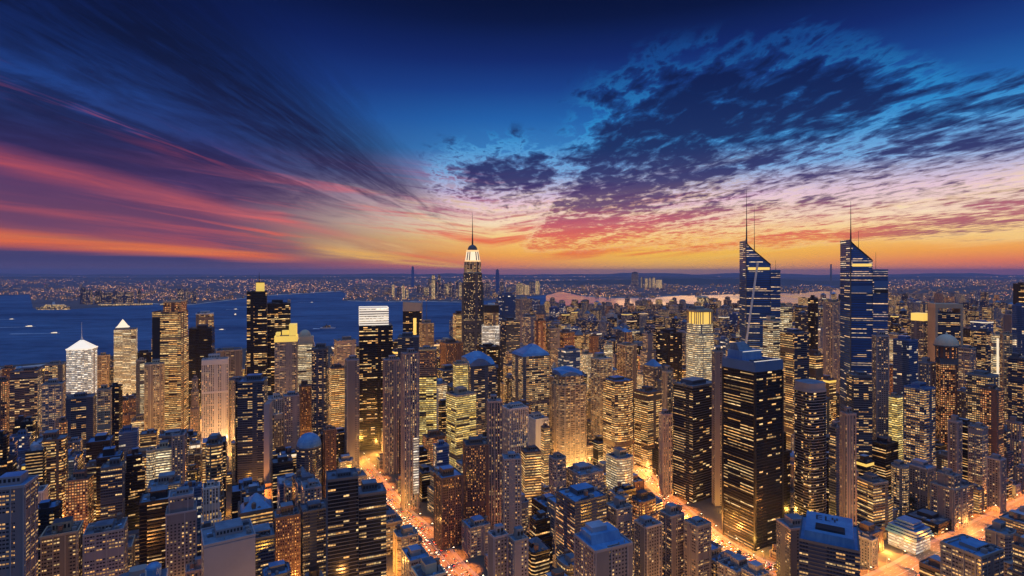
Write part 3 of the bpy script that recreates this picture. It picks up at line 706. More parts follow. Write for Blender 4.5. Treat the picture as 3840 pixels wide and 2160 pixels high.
for s in (-1, 1): mb.face([(a[0]+s*1.6, y_-1, a[1]), (a[0]+s*1.6, y_+1.6, a[1]), (b[0]+s*1.6, y_+1.6, b[1]), (b[0]+s*1.6, y_-1, b[1])])
mb.build('brace', W['white'], root)
root, LX, Z, d = sail(839.6, 886.8, 239, 260.5, 900, -10, 'sail', 'dark blue glass tower with sloping sail top and one tall needle', 'the blue sail tower', (868, 270.5, 'sail'), 440,
    [(840.4, 242, 200.5, 1.4), (857, 250, 230, .6), (879.6, 271, 252, .5)], .6)
for (ya, yb_, xa, xb, mt) in ((286, 293, 840, 868, 'blue'), (281, 287.5, 869, 887, 'blue'), (290, 293, 869, 887, 'dark')):
    mb = MB(); mb.box((LX(xa)+LX(xb))/2, -d/2-.45 if xa < 860 else -d/2-1.95, Z(yb_), abs(LX(xb)-LX(xa))*.98, .8, Z(ya)-Z(yb_)); mb.build('plant_band', W[mt], root)

# black tower with the blue roof
root, P, h, w, d, wm = B(722.5, 782, 366, 640, 'dark', 'black office tower with blue stepped roof above the diagonal avenue', 'skyscraper', rot=27, asp=1.0, side='darkstrip', flat=False, ybot=548, short='the black tower', tiers=[(.955, 1, 1), (1, 1.0, 1.0)])
mb = MB(); mb.prism(inset(P, .02), h, h + .3); mb.build('roof', RF['blue'], root)
mb = MB(); mb.ring(inset(P, -.6), h - 9, h + 2.4, 1.4); mb.build('parapet', W['blue'], root)
mb = MB(); q = [(-w*.42, -d*.05), (w*.30, -d*.05), (w*.36, d*.44), (-w*.42, d*.44)]
mb.prism(q, h + .31, h + 12, 0, True, poly1=scale_poly(q, .96, .94, 0, .6)); mb.build('plant_room', RF['blue'], root)
mb = MB(); mb.box(-w*.05, -d*.05 - .5, h + 11.2, w*.72, .5, .5); mb.build('edge_light', G['white'], root)
mb = MB(); q = [(-w*.38, d*.08), (w*.12, d*.08), (w*.2, d*.40), (-w*.38, d*.40)]
mb.prism(q, h + 12.01, h + 20, 0, True, poly1=[(-w*.36, d*.2), (w*.02, d*.24), (w*.12, d*.39), (-w*.36, d*.39)]); mb.build('upper_plant_room', RF['steel'], root)
mb = MB(); mb.box(0, -d*.46, h + 2.41, w*.96, .6, .5); mb.build('roof_edge_light', G['white'], root)
for i in range(4):
    mb = MB(); mb.box(-w*.3 + i*w*.17, -d*.25, h + .31, 5, 4, 2.6); mb.build('air_unit', W['slate'], root)
mb = MB()
for s in (-1, 1):
    for t in (-1, 1): mb.box(s*w*.495, t*d*.495, 0, 2.4, 2.4, h*.95)
mb.build('corner_column', W['dark'], root)

# golden-crowned tower
root, P, h, w, d, wm = B(683.5, 716.5, 326, 880, 'cream', 'cream banded tower with golden lit colonnade crown', 'skyscraper', rot=20, shape='soft', ybot=385, flat=False, short='the golden-crowned tower', tiers=[(.93, 1, 1), (1, .93, .93)])
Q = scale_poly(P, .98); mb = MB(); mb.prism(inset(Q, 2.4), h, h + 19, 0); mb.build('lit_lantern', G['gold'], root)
mb = MB(); n = 22
for i in range(n):
    a = 2*math.pi*i/n; px_, py_ = w*.46*math.copysign(abs(math.cos(a))**.5, math.cos(a)), d*.46*math.copysign(abs(math.sin(a))**.5, math.sin(a)); mb.box(px_*.98, py_*.98, h, 1.1, 1.1, 19, 0, a)
mb.build('colonnade', W['tan'], root)
mb = MB(); mb.prism(inset(P, -.6), h + 19, h + 22); mb.prism(inset(P, 2.5), h + 22, h + 23.5); mb.build('roof', W['tan'], root)
mb = MB(); mb.box(-4, 2, h + 23.51, 16, 14, 4); mb.build('plant_room', W['grey'], root)

# white-roofed tower with spire
root, P, h, w, d, wm = B(66, 97.5, 351, 1080, 'white', 'white-lit rounded tower with glowing tented roof and spire', 'skyscraper', rot=20, shape='bow', ybot=396, flat=False, short='the white-roofed tower')
mb = MB(); mb.prism(inset(P, -1.2), h, h + 2, 0, True, True); mb.prism(inset(P, .2), h + 2, h + 17, 0, poly1=scale_poly(P, .12)); mb.build('tented_roof', G['white'], root)
mb = MB(); mb.cone(0, 0, h + 16, 2.0, .5, 14, 8); mb.cone(0, 0, h + 30, .6, .2, 22, 6); mb.build('spire', W['white'], root)
# cream pyramid tower
root, P, h, w, d, wm = B(114, 137.7, 331, 1200, 'cream', 'cream stone tower with small pointed pyramid roof', 'skyscraper', rot=30, ybot=394, flat=False, short='the pyramid-roofed tower')
roof_kit(root, P, h, 'tan', random.Random(3), big=False, units=2)
mb = MB(); q = scale_poly(rect(w*.56, d*.56), 1, 1, -w*.14, 0); mb.prism(q, h + .26, h + 5, 1); c0 = (-w*.14, 0)
mb.prism(inset(q, -1.2), h + 5, h + 8, 0, poly1=inset(q, 2)); mb.prism(inset(q, 2), h + 8, h + 22, 0, poly1=[(c0[0]+x*.02, y*.02) for x, y in rect(w, d)]); mb.build('pyramid_roof', [G['cream'], W['cream']], root)
# big amber tower
root, P, h, w, d, wm = B(152, 189, 313.5, 1030, 'amber', 'broad amber-lit tower with square lantern block on top', 'skyscraper', rot=14, ybot=432, flat=False, short='the broad amber tower', tiers=[(.80, 1, 1), (1, .97, .97)])
roof_kit(root, P, h, 'amber', random.Random(4), big=False, units=3)
mb = MB(); q = [(-w*.12, -d*.45), (w*.48, -d*.45), (w*.48, d*.35), (-w*.12, d*.35)]
mb.prism(q, h + .26, h + 19, 0, True, mi_top=1); mb.ring(inset(q, -.5), h + 18, h + 20.5, 1, 1); mb.build('lantern_block', [M['redgrid'], W['cream']], root)
mb = MB(); mb.box(-w*.34, -d*.515, h*.30, w*.26, 1.2, h*.66); mb.build('dark_bay', W['dark'], root)
# dark tower with the yellow box
root, P, h, w, d, wm = B(247, 267.4, 293, 1150, 'dark', 'black slim tower with yellow glowing box and mast on its roof', 'skyscraper', rot=22, ybot=378, short='the yellow-box tower', big=False, units=3)
mb = MB(); mb.prism(scale_poly(rect(w*.42, d*.5), 1, 1, w*.16, -d*.1), h + .26, h + 19); mb.build('glowing_box', G['yellow'], root)
mb = MB(); mb.prism(scale_poly(rect(w*.44, d*.52), 1, 1, w*.16, -d*.1), h + 19, h + 20.5); mb.build('box_roof', W['dark'], root)
spire(root, w*.1, 0, h + 20.5, 20, 1.2, 'antenna')
root, P, h, w, d, wm = B(267.6, 290.5, 305, 1180, 'dark', 'charcoal slab tower with corner stair turret, next to yellow-box tower', 'office_tower', rot=22, ybot=342)
mb = MB(); mb.box(w*.44, -d*.3, h*.86, w*.14, d*.2, h*.14 + 9); mb.build('stair_turret', W['stone'], root)
# yellow crown
root, P, h, w, d, wm = B(275, 298, 343, 1080, 'stone', 'grey stone tower with bright yellow L-shaped crown', 'office_tower', rot=18, ybot=396, flat=False, short='the yellow-crowned tower')
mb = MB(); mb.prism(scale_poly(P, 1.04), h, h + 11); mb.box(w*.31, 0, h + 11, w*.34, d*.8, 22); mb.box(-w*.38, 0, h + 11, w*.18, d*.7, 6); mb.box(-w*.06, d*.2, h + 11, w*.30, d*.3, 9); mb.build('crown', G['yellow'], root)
mb = MB(); mb.prism(inset(P, 2), h + 11.01, h + 11.4); mb.build('roof', RF['dark'], root)
# domed cream tower
root, P, h, w, d, wm = B(298, 314.5, 345, 1060, 'cream', 'cream tower with rounded lit cap beside the yellow crown', 'office_tower', rot=18, ybot=385, flat=False)
mb = MB(); mb.prism(scale_poly(P, .9), h, h + 14); mb.dome(-w*.08, 0, h + 14, w*.38, 12); mb.build('rounded_cap', W['cream'], root)
mb = MB(); mb.cone(-w*.08, 0, h + 8, w*.40, w*.40, 3, 16); mb.build('lit_band', G['warm'], root)
# pale pier tower
root, P, h, w, d, wm = B(202, 229, 361, 1010, 'palepier', 'pale pink tower of slender vertical piers, gold glow at its foot', 'skyscraper', rot=22, asp=.5, ybot=440, short='the pink pier tower')
mb = MB(); mb.box(0, -d*.5-.7, h*.62, w*1.01, .8, 4); mb.box(0, -d*.5-.7, h-9, w*1.01, .8, 9); mb.build('cross_band', W['palepier'], root)
point_light(-w*.1, -d*.5 - 12, 10, 50000, (1,.56,.2), 3, root); point_light(w*.45, -d*.5 - 10, 16, 110000, (1,.62,.22), 3, root)
# white crown banded
root, P, h, w, d, wm = B(358, 393, 327, 1000, 'dark', 'dark tower topped by a white glowing banded crown', 'skyscraper', rot=16, ybot=425, flat=False, short='the white-crowned tower', tiers=[(.62, 1, 1), (1, .96, .96)])
q = scale_poly(rect(w*.84, d*.8), 1, 1, -w*.06, -d*.06); mb = MB(); mb.prism(q, h, h + 31, 0, True, mi_top=1); mb.build('glowing_crown', [M['white'], RF['pale']], root)
mb = MB()
for i in range(8): mb.ring(inset(q, -.4), h + 1 + i*4.2, h + 3.1 + i*4.2, .5, 0)
mb.build('crown_band', G['white'], root)
mb = MB(); mb.prism(inset(P, .05), h, h + .3); mb.build('roof', RF['dark'], root)
# lit cream block with dark cap
root, P, h, w, d, wm = B(481.5, 500, 327, 1270, 'white', 'small cream floodlit tower with dark boxed cap beside stepped spire', 'office_tower', rot=6, ybot=354, flat=False)
mb = MB(); mb.prism(scale_poly(P, .8, .8, 1, 0), h, h + 30, 0); mb.build('upper_floors', M['grid'], root)
mb = MB(); mb.prism(scale_poly(P, .82, .82, 1, 0), h + 30, h + 47, 0); mb.build('dark_cap', W['dark'], root)
mb = MB(); mb.box(1, 0, h + 47, w*.4, d*.4, 4); mb.build('plant_room', W['white'], root)
# slanted dark tower with gold bay
root, P, h, w, d, wm = B(403, 422, 312, 1280, 'dark', 'dark tower with slanting top and gold lit corner bay', 'office_tower', rot=10, ybot=349, flat=False)
mb = MB(); n = len(P); top = [(x, y, h + (18 if x > 0 else 22)) for x, y in P]
for i in range(n): mb.face([(*P[i], h), (*P[(i+1) % n], h), top[(i+1) % n], top[i]])
mb.face(top); mb.build('slanted_cap', W['stone'], root)
mb = MB(); mb.box(w*.12, -d*.5-.6, h*.66, w*.16, 1.4, h*.27); mb.build('lit_bay', G['gold'], root)
mb = MB(); mb.box(w*.5, -d*.5, 0, 2, 2, h + 26); mb.build('corner_fin', W['stone'], root)
# wave roofs
def wave_roof(root, P, h, w, d, rise, mat, name='curved_roof'):
    mb = MB(); n, k = 12, 6; g = []
    for i in range(n+1):
        r_ = []
        for j in range(k+1):
            s, t = i/n, j/k; r_.append((w*1.06*(s-.5), d*1.06*(t-.5), h + .6 + rise*(.35*math.sin(s*math.pi*1.1 + .3) + .45*t + .16*math.sin(s*5 + t*4))))
        g.append(r_)
    for i in range(n):
        for j in range(k): mb.face([g[i][j], g[i+1][j], g[i+1][j+1], g[i][j+1]])
    edge = [g[i][0] for i in range(n+1)] + [g[n][j] for j in range(1, k+1)] + [g[i][k] for i in range(n-1, -1, -1)] + [g[0][j] for j in range(k-1, 0, -1)]
    for i in range(len(edge)):
        a, b = edge[i], edge[(i+1) % len(edge)]; mb.face([(a[0], a[1], h-1), (b[0], b[1], h-1), b, a], None, 1)
    mb.build(name, [RF[mat], W['blue']], root)
root, P, h, w, d, wm = B(462, 497, 367, 950, 'navy', 'navy tower with rumpled bright blue curved roof', 'office_tower', rot=24, ybot=405, flat=False, short='the blue-curved-roof tower')
wave_roof(root, P, h, w, d, 22, 'blue')
root, P, h, w, d, wm = B(512, 549, 358, 930, 'grid', 'dark tower with lit window grid under peaked blue roof', 'office_tower', rot=24, ybot=405, flat=False, short='the blue-peaked tower')
mb = MB(); mb.prism(inset(P, -1), h, h + 4, 0, poly1=inset(P, 1)); q = inset(P, 1); mb.prism(q, h + 4, h + 17, 0, poly1=[(w*.1 + x*.12, y*.3) for x, y in q]); mb.build('peaked_roof', RF['blue'], root)
root, P, h, w, d, wm = B(550, 588, 378, 850, 'tan', 'broad tan tower floodlit gold from its foot, blue sheet roof', 'skyscraper', rot=20, shape='chamf', ybot=474, flat=False, short='the floodlit tan tower', tiers=[(.9, 1, 1), (1, .86, .86)])
wave_roof(root, P, h, w*.86, d*.86, 10, 'blue')
KEEP.append((546, 592, 486, 849))
for t, pw in ((-.62, 260000), (-.1, 160000), (.45, 200000)): point_light(w*t, -d*.5 - 14, 14, pw, (1,.58,.17), 3, root)
# gold double block
root, P, h, w, d, wm = B(446, 476, 398, 850, 'yellow', 'bright yellow banded block with folded front', 'office_tower', rot=36, ybot=460, short='the yellow banded block', tiers=[(1, 1, 1)])
root, P, h, w, d, wm = B(453, 468, 366, 900, 'yellow', 'slim yellow tower rising behind the yellow banded block', 'office_tower', rot=20, ybot=396)
root, P, h, w, d, wm = B(419, 436.5, 351, 905, 'yellow', 'yellow striped tower with brown top and pale edge slab', 'office_tower', rot=8, ybot=433, flat=True)
mb = MB(); mb.prism(scale_poly(P, 1.03), h*.78, h*.995); mb.build('brown_top_floors', M['brick'], root)
mb = MB(); mb.box(w*.56, -d*.3, 0, w*.12, d*.5, h*.66); mb.build('edge_slab', W['cream'], root)
point_light(w*.8, -d*.5 - 10, 14, 24000, (1,.62,.2), 3, root)
# dome tower
root, P, h, w, d, wm = B(936, 957, 366, 880, 'redgrid', 'red-lit grid tower carrying a pale round dome', 'skyscraper', rot=-20, ybot=425, flat=False, short='the domed tower')
mb = MB(); mb.prism(scale_poly(P, 1.1), h, h + 10, 0); mb.build('cornice', W['slate'], root)
mb = MB(); mb.cone(0, 0, h + 10, 13, 13, 18, 16); mb.build('drum', M['redgrid'], root)
mb = MB()
for i in range(12): a = i*math.pi/6; mb.box(14*math.cos(a), 14*math.sin(a), h + 10, 1.4, 1.4, 18, 0, a)
mb.cone(0, 0, h + 28, 17, 17, 2, 20); mb.build('colonnade', W['slate'], root)
mb = MB(); mb.dome(0, 0, h + 30, 16, 17, 20, 7); mb.cone(0, 0, h + 46.6, 2, .4, 4, 8); mb.build('dome', W['cream'], root)
# ---------------------------------------------------------------- towers and blocks one can pick out in the photograph
AP, LB, OT, SK = 'apartment_tower', 'low_block', 'office_tower', 'skyscraper'
def L_(x0, x1, yt, D, st, label='', name=OT, **k): return B(x0, x1, yt, D, st, label, name, **k)
# left third
L_(196, 214, 315, 1320, 'grid', 'grey tower with white framed lit top, behind the broad amber tower', roof='pale', ybot=330, wall='white')
L_(189, 215, 330, 1180, 'dark', 'black lower tower hugging the broad amber tower', ybot=358, rot=20)
L_(144, 165, 366, 1000, 'tan', 'brown tower with cream rounded turret, before the broad amber tower', ybot=432, wall='cream', shape='soft')
L_(216, 242, 352, 1110, 'tan', 'sandy slab tower behind the pink pier tower', AP, ybot=380, wall='tan')
root, P, h, w, d, wm = L_(238, 268, 384, 800, 'navy', 'navy balconied tower with blue sloping roof edge, pale slab at side', SK, ybot=486, short='the pale-sided navy tower', roof='blue', rot=14)
mb = MB(); mb.box(w*.62, -d*.12, 0, w*.22, d*.9, h*.80); mb.build('side_slab', W['mauve'], root)
L_(311, 329, 351, 930, 'navy', 'navy tower with bowed top edge', shape='soft', ybot=425, rot=10)
L_(97, 110, 357, 1180, 'tan', 'tan slim slab between white roof and pyramid roof', AP, ybot=385)
L_(110, 122.5, 388, 860, 'dark', 'black slim windowless-looking tower in front of the pyramid roof', ybot=455, rot=10)
L_(10, 43, 373, 960, 'navy', 'blue panelled tower by the quay, dark red edge', ybot=420, wall='brown')
L_(45, 66, 366, 1080, 'grid', 'grey lit-grid tower beside the white-roofed tower', ybot=390)
L_(-4, 9, 383, 900, 'redgrid', 'red-lit tower cut by the picture edge', AP, ybot=425)
L_(42, 66, 386, 900, 'stone', 'grey stone tower before the lit-grid tower', ybot=425)
L_(66, 97, 400, 880, 'navy', 'navy tower standing before the white-roofed tower', ybot=440)
L_(136, 146, 362, 1060, 'cream', 'cream slim tower against the broad amber tower', AP, ybot=420)
L_(299, 312, 388, 960, 'brick', 'brown brick tower below the cream rounded cap', AP, ybot=440)
L_(329, 345, 370, 1000, 'amber', 'amber tower glowing at its foot, by the bowed navy tower', ybot=430)
L_(345, 359, 362, 900, 'mauve', 'mauve blank-sided slab before the white-crowned tower', ybot=425, wall='mauve')
L_(283, 299, 398, 880, 'mauve', 'mauve tower with blank side below the yellow crown', ybot=450)
L_(334, 356, 342, 1250, 'stone', 'grey low tower at the water, behind bowed navy tower', ybot=365)
L_(97, 112, 392, 800, 'tan', 'gold-lit narrow tan tower with broken top', AP, ybot=424)
# centre
L_(383, 400, 362, 880, 'pier', 'dark mauve ribbed tower where the avenue ends', SK, ybot=478, rot=20)
L_(419, 434, 325, 1240, 'tan', 'brown ribbed tower with long thin mast', ybot=346, mast=70)
L_(398, 419.5, 339, 960, 'navy', 'navy tower with amber corner, by the yellow striped tower', ybot=420, rot=8)
root, P, h, w, d, wm = L_(401, 419, 356, 745, 'pier', 'tall slim mauve pier tower rising straight from the avenue', SK, ybot=500, short='the mauve pier tower', rot=26, asp=.8)
mb = MB(); mb.box(w*.28, -d*.5-.9, h*.10, w*.34, 1.2, h*.36); mb.build('lit_bay', M['white'], root)
L_(453, 464, 315, 1360, 'amber', 'small tan banded tower crowding the stepped spire', ybot=343)
L_(440, 463, 345, 1150, 'brick', 'brown blocky tower before the stepped spire', ybot=365)
L_(498, 516, 296, 1800, 'blue', 'plain blue glass slab by the river behind the cream floodlit tower', ybot=318, wall='blue')
L_(515.5, 530, 300, 1700, 'mauve', 'slab with cream lit frame by the blue glass slab', AP, ybot=320, wall='cream')
L_(534.5, 546, 322, 1400, 'redgrid', 'orange-lit small tower with open frame top', AP, ybot=355)
L_(500, 520, 322, 1350, 'navy', 'navy wide block with pale bands, behind the blue-peaked tower', ybot=345)
L_(519, 536, 318, 1500, 'stone', 'grey tower with lit lower floors beyond the navy wide block', ybot=345)
L_(476, 500, 349, 1080, 'dark', 'low dark block under the cream floodlit tower', LB, ybot=358)
L_(591, 612, 361, 930, 'tan', 'cream-topped tan tower beside floodlit tan tower', ybot=400, roof='blue', wall='cream')
L_(604, 612.5, 346, 1050, 'cream', 'cream thin slab behind the cream-topped tan tower', AP, ybot=362)
L_(617, 637, 347, 1060, 'tan', 'tan tower with orange lit grid front', AP, ybot=392, wall='tan')
L_(603, 634, 384, 860, 'amber', 'amber curved-band tower with flat blue roof', SK, shape='bow', roof='blue', ybot=466, short='the amber curved tower')
L_(634, 662, 395, 900, 'amber', 'amber banded tower next to amber curved tower', ybot=440, rot=34)
L_(640, 656, 336, 1200, 'stone', 'grey stone tower with pale stepped shoulder', ybot=360, tiers=[(.8, 1, 1), (1, .6, .7)])
L_(656, 682, 335, 1180, 'dark', 'wide dark office block with amber rows, by the golden crown', ybot=365)
L_(662, 672, 374, 820, 'tan', 'narrow tan tower beside the grey banded tower', AP, ybot=410)
L_(558, 580, 352, 1100, 'blue', 'blue glass tower behind the floodlit tan tower', ybot=375)
L_(546, 560, 330, 1400, 'stone', 'grey narrow tower with lit grid beyond the blue-peaked tower', ybot=355)
L_(579, 594, 356, 1150, 'cream', 'cream curved tower behind the cream-topped tan tower', ybot=372, shape='soft')
# right third
root, P, h, w, d, wm = L_(673, 719, 389, 768, 'dark', side='darkstrip', label='grey-blue banded tower, golden light at its foot by the avenue', name=SK, ybot=516, roof='steel', short='the grey-blue banded tower', rot=33, asp=.62, wall='slate')
L_(712, 723, 354, 760, 'mauve', 'grey blank slab squeezed behind the black tower', AP, ybot=528, wall='grey', rot=5)
root, P, h, w, d, wm = L_(791, 829, 394, 690, 'dark', 'rounded tower with gold window rows and mauve stepped roof', SK, ybot=528, shape='soft', roof='steel', wall='mauve', short='the rounded gold-row tower', rot=20)
mb = MB(); q = scale_poly(P, .96); mb.prism(q, h + 1.6, h + 10, 0, True, mi_top=1); mb.build('upper_storey', [W['mauve'], RF['steel']], root)
root, P, h, w, d, wm = L_(780, 809, 335, 860, 'navy', 'amber banded tower with bluish shaded side and blue roof', SK, side='amber', ybot=382, roof='blue', short='the amber blue-roofed tower', rot=20)  # the shade on one side is put in as a navy facade
L_(806, 823, 357, 880, 'amber', 'low amber banded tower with pitched roof next to amber blue-roofed tower', ybot=384)
L_(763, 781.5, 323, 930, 'cream', 'cream banded tower below the braced sail tower', ybot=362)
L_(773, 792, 308, 1040, 'cream', 'cream block behind the braced sail tower', ybot=326)
L_(823, 839.5, 304, 1100, 'mauve', 'beige blank slab with one dark window column, before blue sail tower', SK, ybot=370, wall='tan')
L_(808, 818, 300, 1180, 'dark', 'dark slim tower beyond the amber blue-roofed tower', ybot=342)
L_(795, 808, 316, 1150, 'navy', 'blue-grey tower with dark open top storey', ybot=334, roof='steel')
root, P, h, w, d, wm = L_(930, 960, 315, 1010, 'navy', 'dark slab tower inside a tan arch frame', ybot=360, rot=-16, short='the arch-framed tower', big=False)
for s in (-1, 1):
    mb = MB(); mb.box(s*w*.56, 0, 0, w*.12, d*1.04, h + 10); mb.build('arch_leg', W['tan'], root)
mb = MB(); mb.box(0, 0, h + 10, w*1.24, d*1.04, 8); mb.build('arch_top', W['tan'], root)
root, P, h, w, d, wm = L_(911, 930, 322, 1060, 'stone', 'grey tower under a gold lit roof block', ybot=345, flat=False)
mb = MB(); mb.prism(scale_poly(P, 1.02), h, h + 14); mb.build('lit_roof_block', G['gold'], root)
L_(893, 918, 342, 950, 'blue', 'blue glass tower with lit top windows beside blue sail tower', ybot=400, roof='blue', short='the blue glass tower')
root, P, h, w, d, wm = L_(991, 1002, 336, 1000, 'cream', 'bright white vertical tower with lit spine', ybot=383, short='the bright spine tower', rot=-25)
mb = MB(); mb.box(0, -d*.52, h*.05, w*.24, 1.5, h*.92); mb.build('lit_spine', G['cream'], root)
L_(904, 935, 391, 760, 'grid', 'dark navy framed tower with lit grid panel', SK, ybot=446, wall='blue', short='the framed grid tower', roof='slate')
L_(1012, 1030, 307, 1000, 'blue', 'blue tall tower at the picture edge', ybot=380, wall='blue')
L_(1003, 1016, 316, 1080, 'mauve', 'mauve ribbed tower by the blue edge tower', ybot=360)
L_(1013, 1030, 285, 1350, 'dark', 'dark blocky tower beyond the blue edge tower', ybot=305)
root, P, h, w, d, wm = L_(872, 889, 338, 840, 'mauve', 'mauve slab against the blue sail tower', AP, ybot=390, wall='mauve', rot=-10)
L_(888, 903, 399, 830, 'yellow', 'yellow lit tapered block below the blue sail tower', LB, ybot=425)
L_(846, 872, 378, 790, 'navy', 'navy banded tower before the blue sail tower', SK, ybot=430, rot=-6)
L_(958, 976, 350, 980, 'stone', 'grey ribbed tower beside the domed tower', ybot=385)
L_(974, 992, 333, 1050, 'navy', 'navy ribbed tower behind the bright spine tower', ybot=380)
L_(966, 1000, 378, 840, 'grid', 'broad dark tower with curved roof edge and lit grid', ybot=420, shape='bow', roof='slate')
L_(1000, 1012, 336, 900, 'tan', 'tan framed tower beside the bright spine tower', ybot=400, rot=-20)
L_(1008, 1030, 360, 860, 'navy', 'navy tower with yellow rows at the picture edge', ybot=420)
L_(918, 936, 365, 900, 'mauve', 'pale mauve slab with blue window bay, before blue glass tower', AP, ybot=392)
L_(980, 1004, 392, 800, 'redgrid', 'red-orange lit grid tower behind the round-ended block', AP, ybot=450)
# foreground
root, P, h, w, d, wm = L_(-16, 39, 492, 425, 'stone', 'large pale corner tower with blue glass bays, nearest the quay', SK, ybot=600, roof='blue', short='the large pale corner tower', rot=20, wall='mauve')
L_(58, 68, 424, 780, 'redgrid', 'small round orange tower with lit cap', AP, ybot=458, shape='round', roof='pale')
root, P, h, w, d, wm = L_(66, 94, 483, 640, 'redgrid', 'orange-glowing block lit from the street below', AP, ybot=522, short='the orange-glowing block', rot=20)
point_light(0, -d*.5 - 13, 10, 36000, (1,.40,.11), 3, root)
root, P, h, w, d, wm = L_(201, 255, 545, 450, 'mauve', 'plain mauve block with wide blue roof and blank front', LB, ybot=600, roof='steel', wall='mauve', short='the plain mauve block', rot=32, units=4, relief=False)
mb = MB(); mb.box(0, -d*.5-.4, 0, w*1.0, .8, h*.99); mb.build('blank_front', W['mauve'], root)
L_(166, 197, 500, 530, 'mauve', 'pale stepped tower with ragged blue roof', AP, ybot=556, wall='mauve', tiers=[(.86, 1, 1), (1, .8, .8)])
L_(41, 84, 538, 480, 'tan', 'low tan block with dark patched roof', LB, ybot=576, roof='dark', units=5, tank=True)
L_(84, 128, 536, 492, 'stone', 'low grey block with roof tank beside the low tan block', LB, ybot=576, roof='slate', units=5, tank=True)
root, P, h, w, d, wm = L_(146, 156, 453, 720, 'cream', 'lit cream cylinder tower', AP, ybot=480, shape='round')
L_(156, 173, 451, 730, 'cream', 'cream banded block between cylinder tower and curved slab', LB, ybot=478)
root, P, h, w, d, wm = L_(172, 185, 438, 735, 'mauve', 'mauve curved slab with round shoulder', AP, ybot=486, wall='pink', flat=True, big=False)
L_(119, 139, 434, 800, 'blue', 'teal-windowed block with dark roof', ybot=455, roof='dark')
L_(101, 125, 470, 620, 'navy', 'dark blue tower with pale roof box', AP, ybot=532, roof='steel')
L_(273, 300, 520, 545, 'brick', 'brown block with yellow windows near the dark blue office', LB, ybot=570, roof='steel', units=4, tank=True)
L_(300, 328, 514, 560, 'navy', 'navy flat-roofed block against the dark blue office', LB, ybot=570, units=4)
L_(326, 358, 482, 530, 'dark', 'large dark blue office with sparse gold rows', SK, ybot=576, roof='slate', wall='slate', short='the dark blue office', rot=22)
L_(356, 386, 497, 545, 'dark', 'dark office with amber bands next to the dark blue office', ybot=576, roof='steel', wall='slate', rot=22)
root, P, h, w, d, wm = L_(295, 323, 450, 760, 'navy', 'round hall under a big blue dome', LB, ybot=480, shape='round', flat=False, short='the blue-domed hall')
mb = MB(); mb.dome(0, 0, h, w*.5, 17, 24, 7); mb.build('dome', RF['blue'], root)
mb = MB(); mb.ring(scale_poly(P, 1.03), h-2, h + 1, 1.6); mb.build('cornice', W['slate'], root)
L_(323, 336, 432, 790, 'brick', 'slender dark chimney-like tower with orange lamp on top', AP, ybot=490)
L_(433, 449, 449, 760, 'blue', 'blue boxy tower with plain glass front', ybot=470, wall='blue')
L_(434, 463, 481, 640, 'brick', 'brown tower with blue vaulted roof', AP, ybot=520, roof='blue')
L_(463, 488, 448, 690, 'brick', 'dark brown tall block dotted with orange windows', AP, ybot=508, rot=12)
L_(487, 502, 404, 700, 'pier', 'tall thin mauve tower before the blue-curved-roof tower', SK, ybot=530, short='the thin mauve tower', rot=10)
L_(502, 521, 462, 640, 'mauve', 'slim mauve tower with dark vertical slot', AP, ybot=535, wall='mauve', rot=8)
L_(521, 541, 455, 720, 'amber', 'amber banded tower at the foot of the floodlit tan tower', ybot=500, rot=14)
L_(541, 550, 430, 820, 'amber', 'narrow amber tower left dark at top, by the floodlit tan tower', AP, ybot=455)
L_(548, 567, 462, 700, 'stone', 'grey faceted tower with dark crown', AP, ybot=500, shape='chamf', roof='dark')
L_(462, 490, 531, 622, 'stone', 'old grey block with cluttered blue sheds on its roof', LB, ybot=560, roof='blue', units=7, tank=True)
L_(488, 508, 541, 480, 'mauve', 'pale mauve block by the avenue, plain side', LB, ybot=600, wall='mauve')
L_(508, 528, 545, 478, 'mauve', 'pale mauve block with white ribbed windows', LB, ybot=600, wall='stone')
root, P, h, w, d, wm = L_(574, 632, 556, 445, 'mauve', 'pale block with blue stepped attic roof', LB, ybot=600, roof='blue', wall='mauve', short='the stepped-attic block', rot=24, units=3, big=False)
mb = MB(); mb.prism(scale_poly(P, .8, .62, 0, d*.14), h + .26, h + 7, 0, True, poly1=scale_poly(P, .76, .5, 0, d*.16)); mb.build('attic', [RF['blue']], root)
mb = MB(); mb.prism(scale_poly(P, .4, .34, -w*.08, d*.2), h + 7.01, h + 11); mb.build('upper_attic', RF['pale'], root)
L_(556, 606, 506, 530, 'navy', 'navy block with round blue roof drum', LB, ybot=560, roof='blue', short='the roof-drum block', units=4, tank=True)
L_(566, 603, 478, 700, 'stone', 'mauve-grey low block below the floodlit tan tower', LB, ybot=500, roof='steel', wall='mauve', units=5)
L_(606, 634, 462, 740, 'cream', 'low curved cream banded hall', LB, ybot=490, shape='bow', roof='slate', units=4)
L_(634, 662, 531, 530, 'mauve', 'grey-mauve box block with vents on roof', LB, ybot=600, roof='steel', wall='mauve', units=6)
L_(660, 684, 520, 560, 'stone', 'grey stone block beside diagonal avenue', LB, ybot=590, roof='steel', units=4, tank=True)
L_(684, 711, 530, 545, 'stone', 'pale ribbed block at the edge of the diagonal avenue', LB, ph=3, ybot=590, roof='steel', units=3)
L_(659, 672, 417, 790, 'pier', 'pink ribbed slim tower over the diagonal avenue', SK, ybot=494, rot=14, short='the pink ribbed tower')
L_(606, 632, 513, 560, 'stone', 'mauve stepped block by the roof-drum block', AP, ybot=570, roof='steel', tank=True)
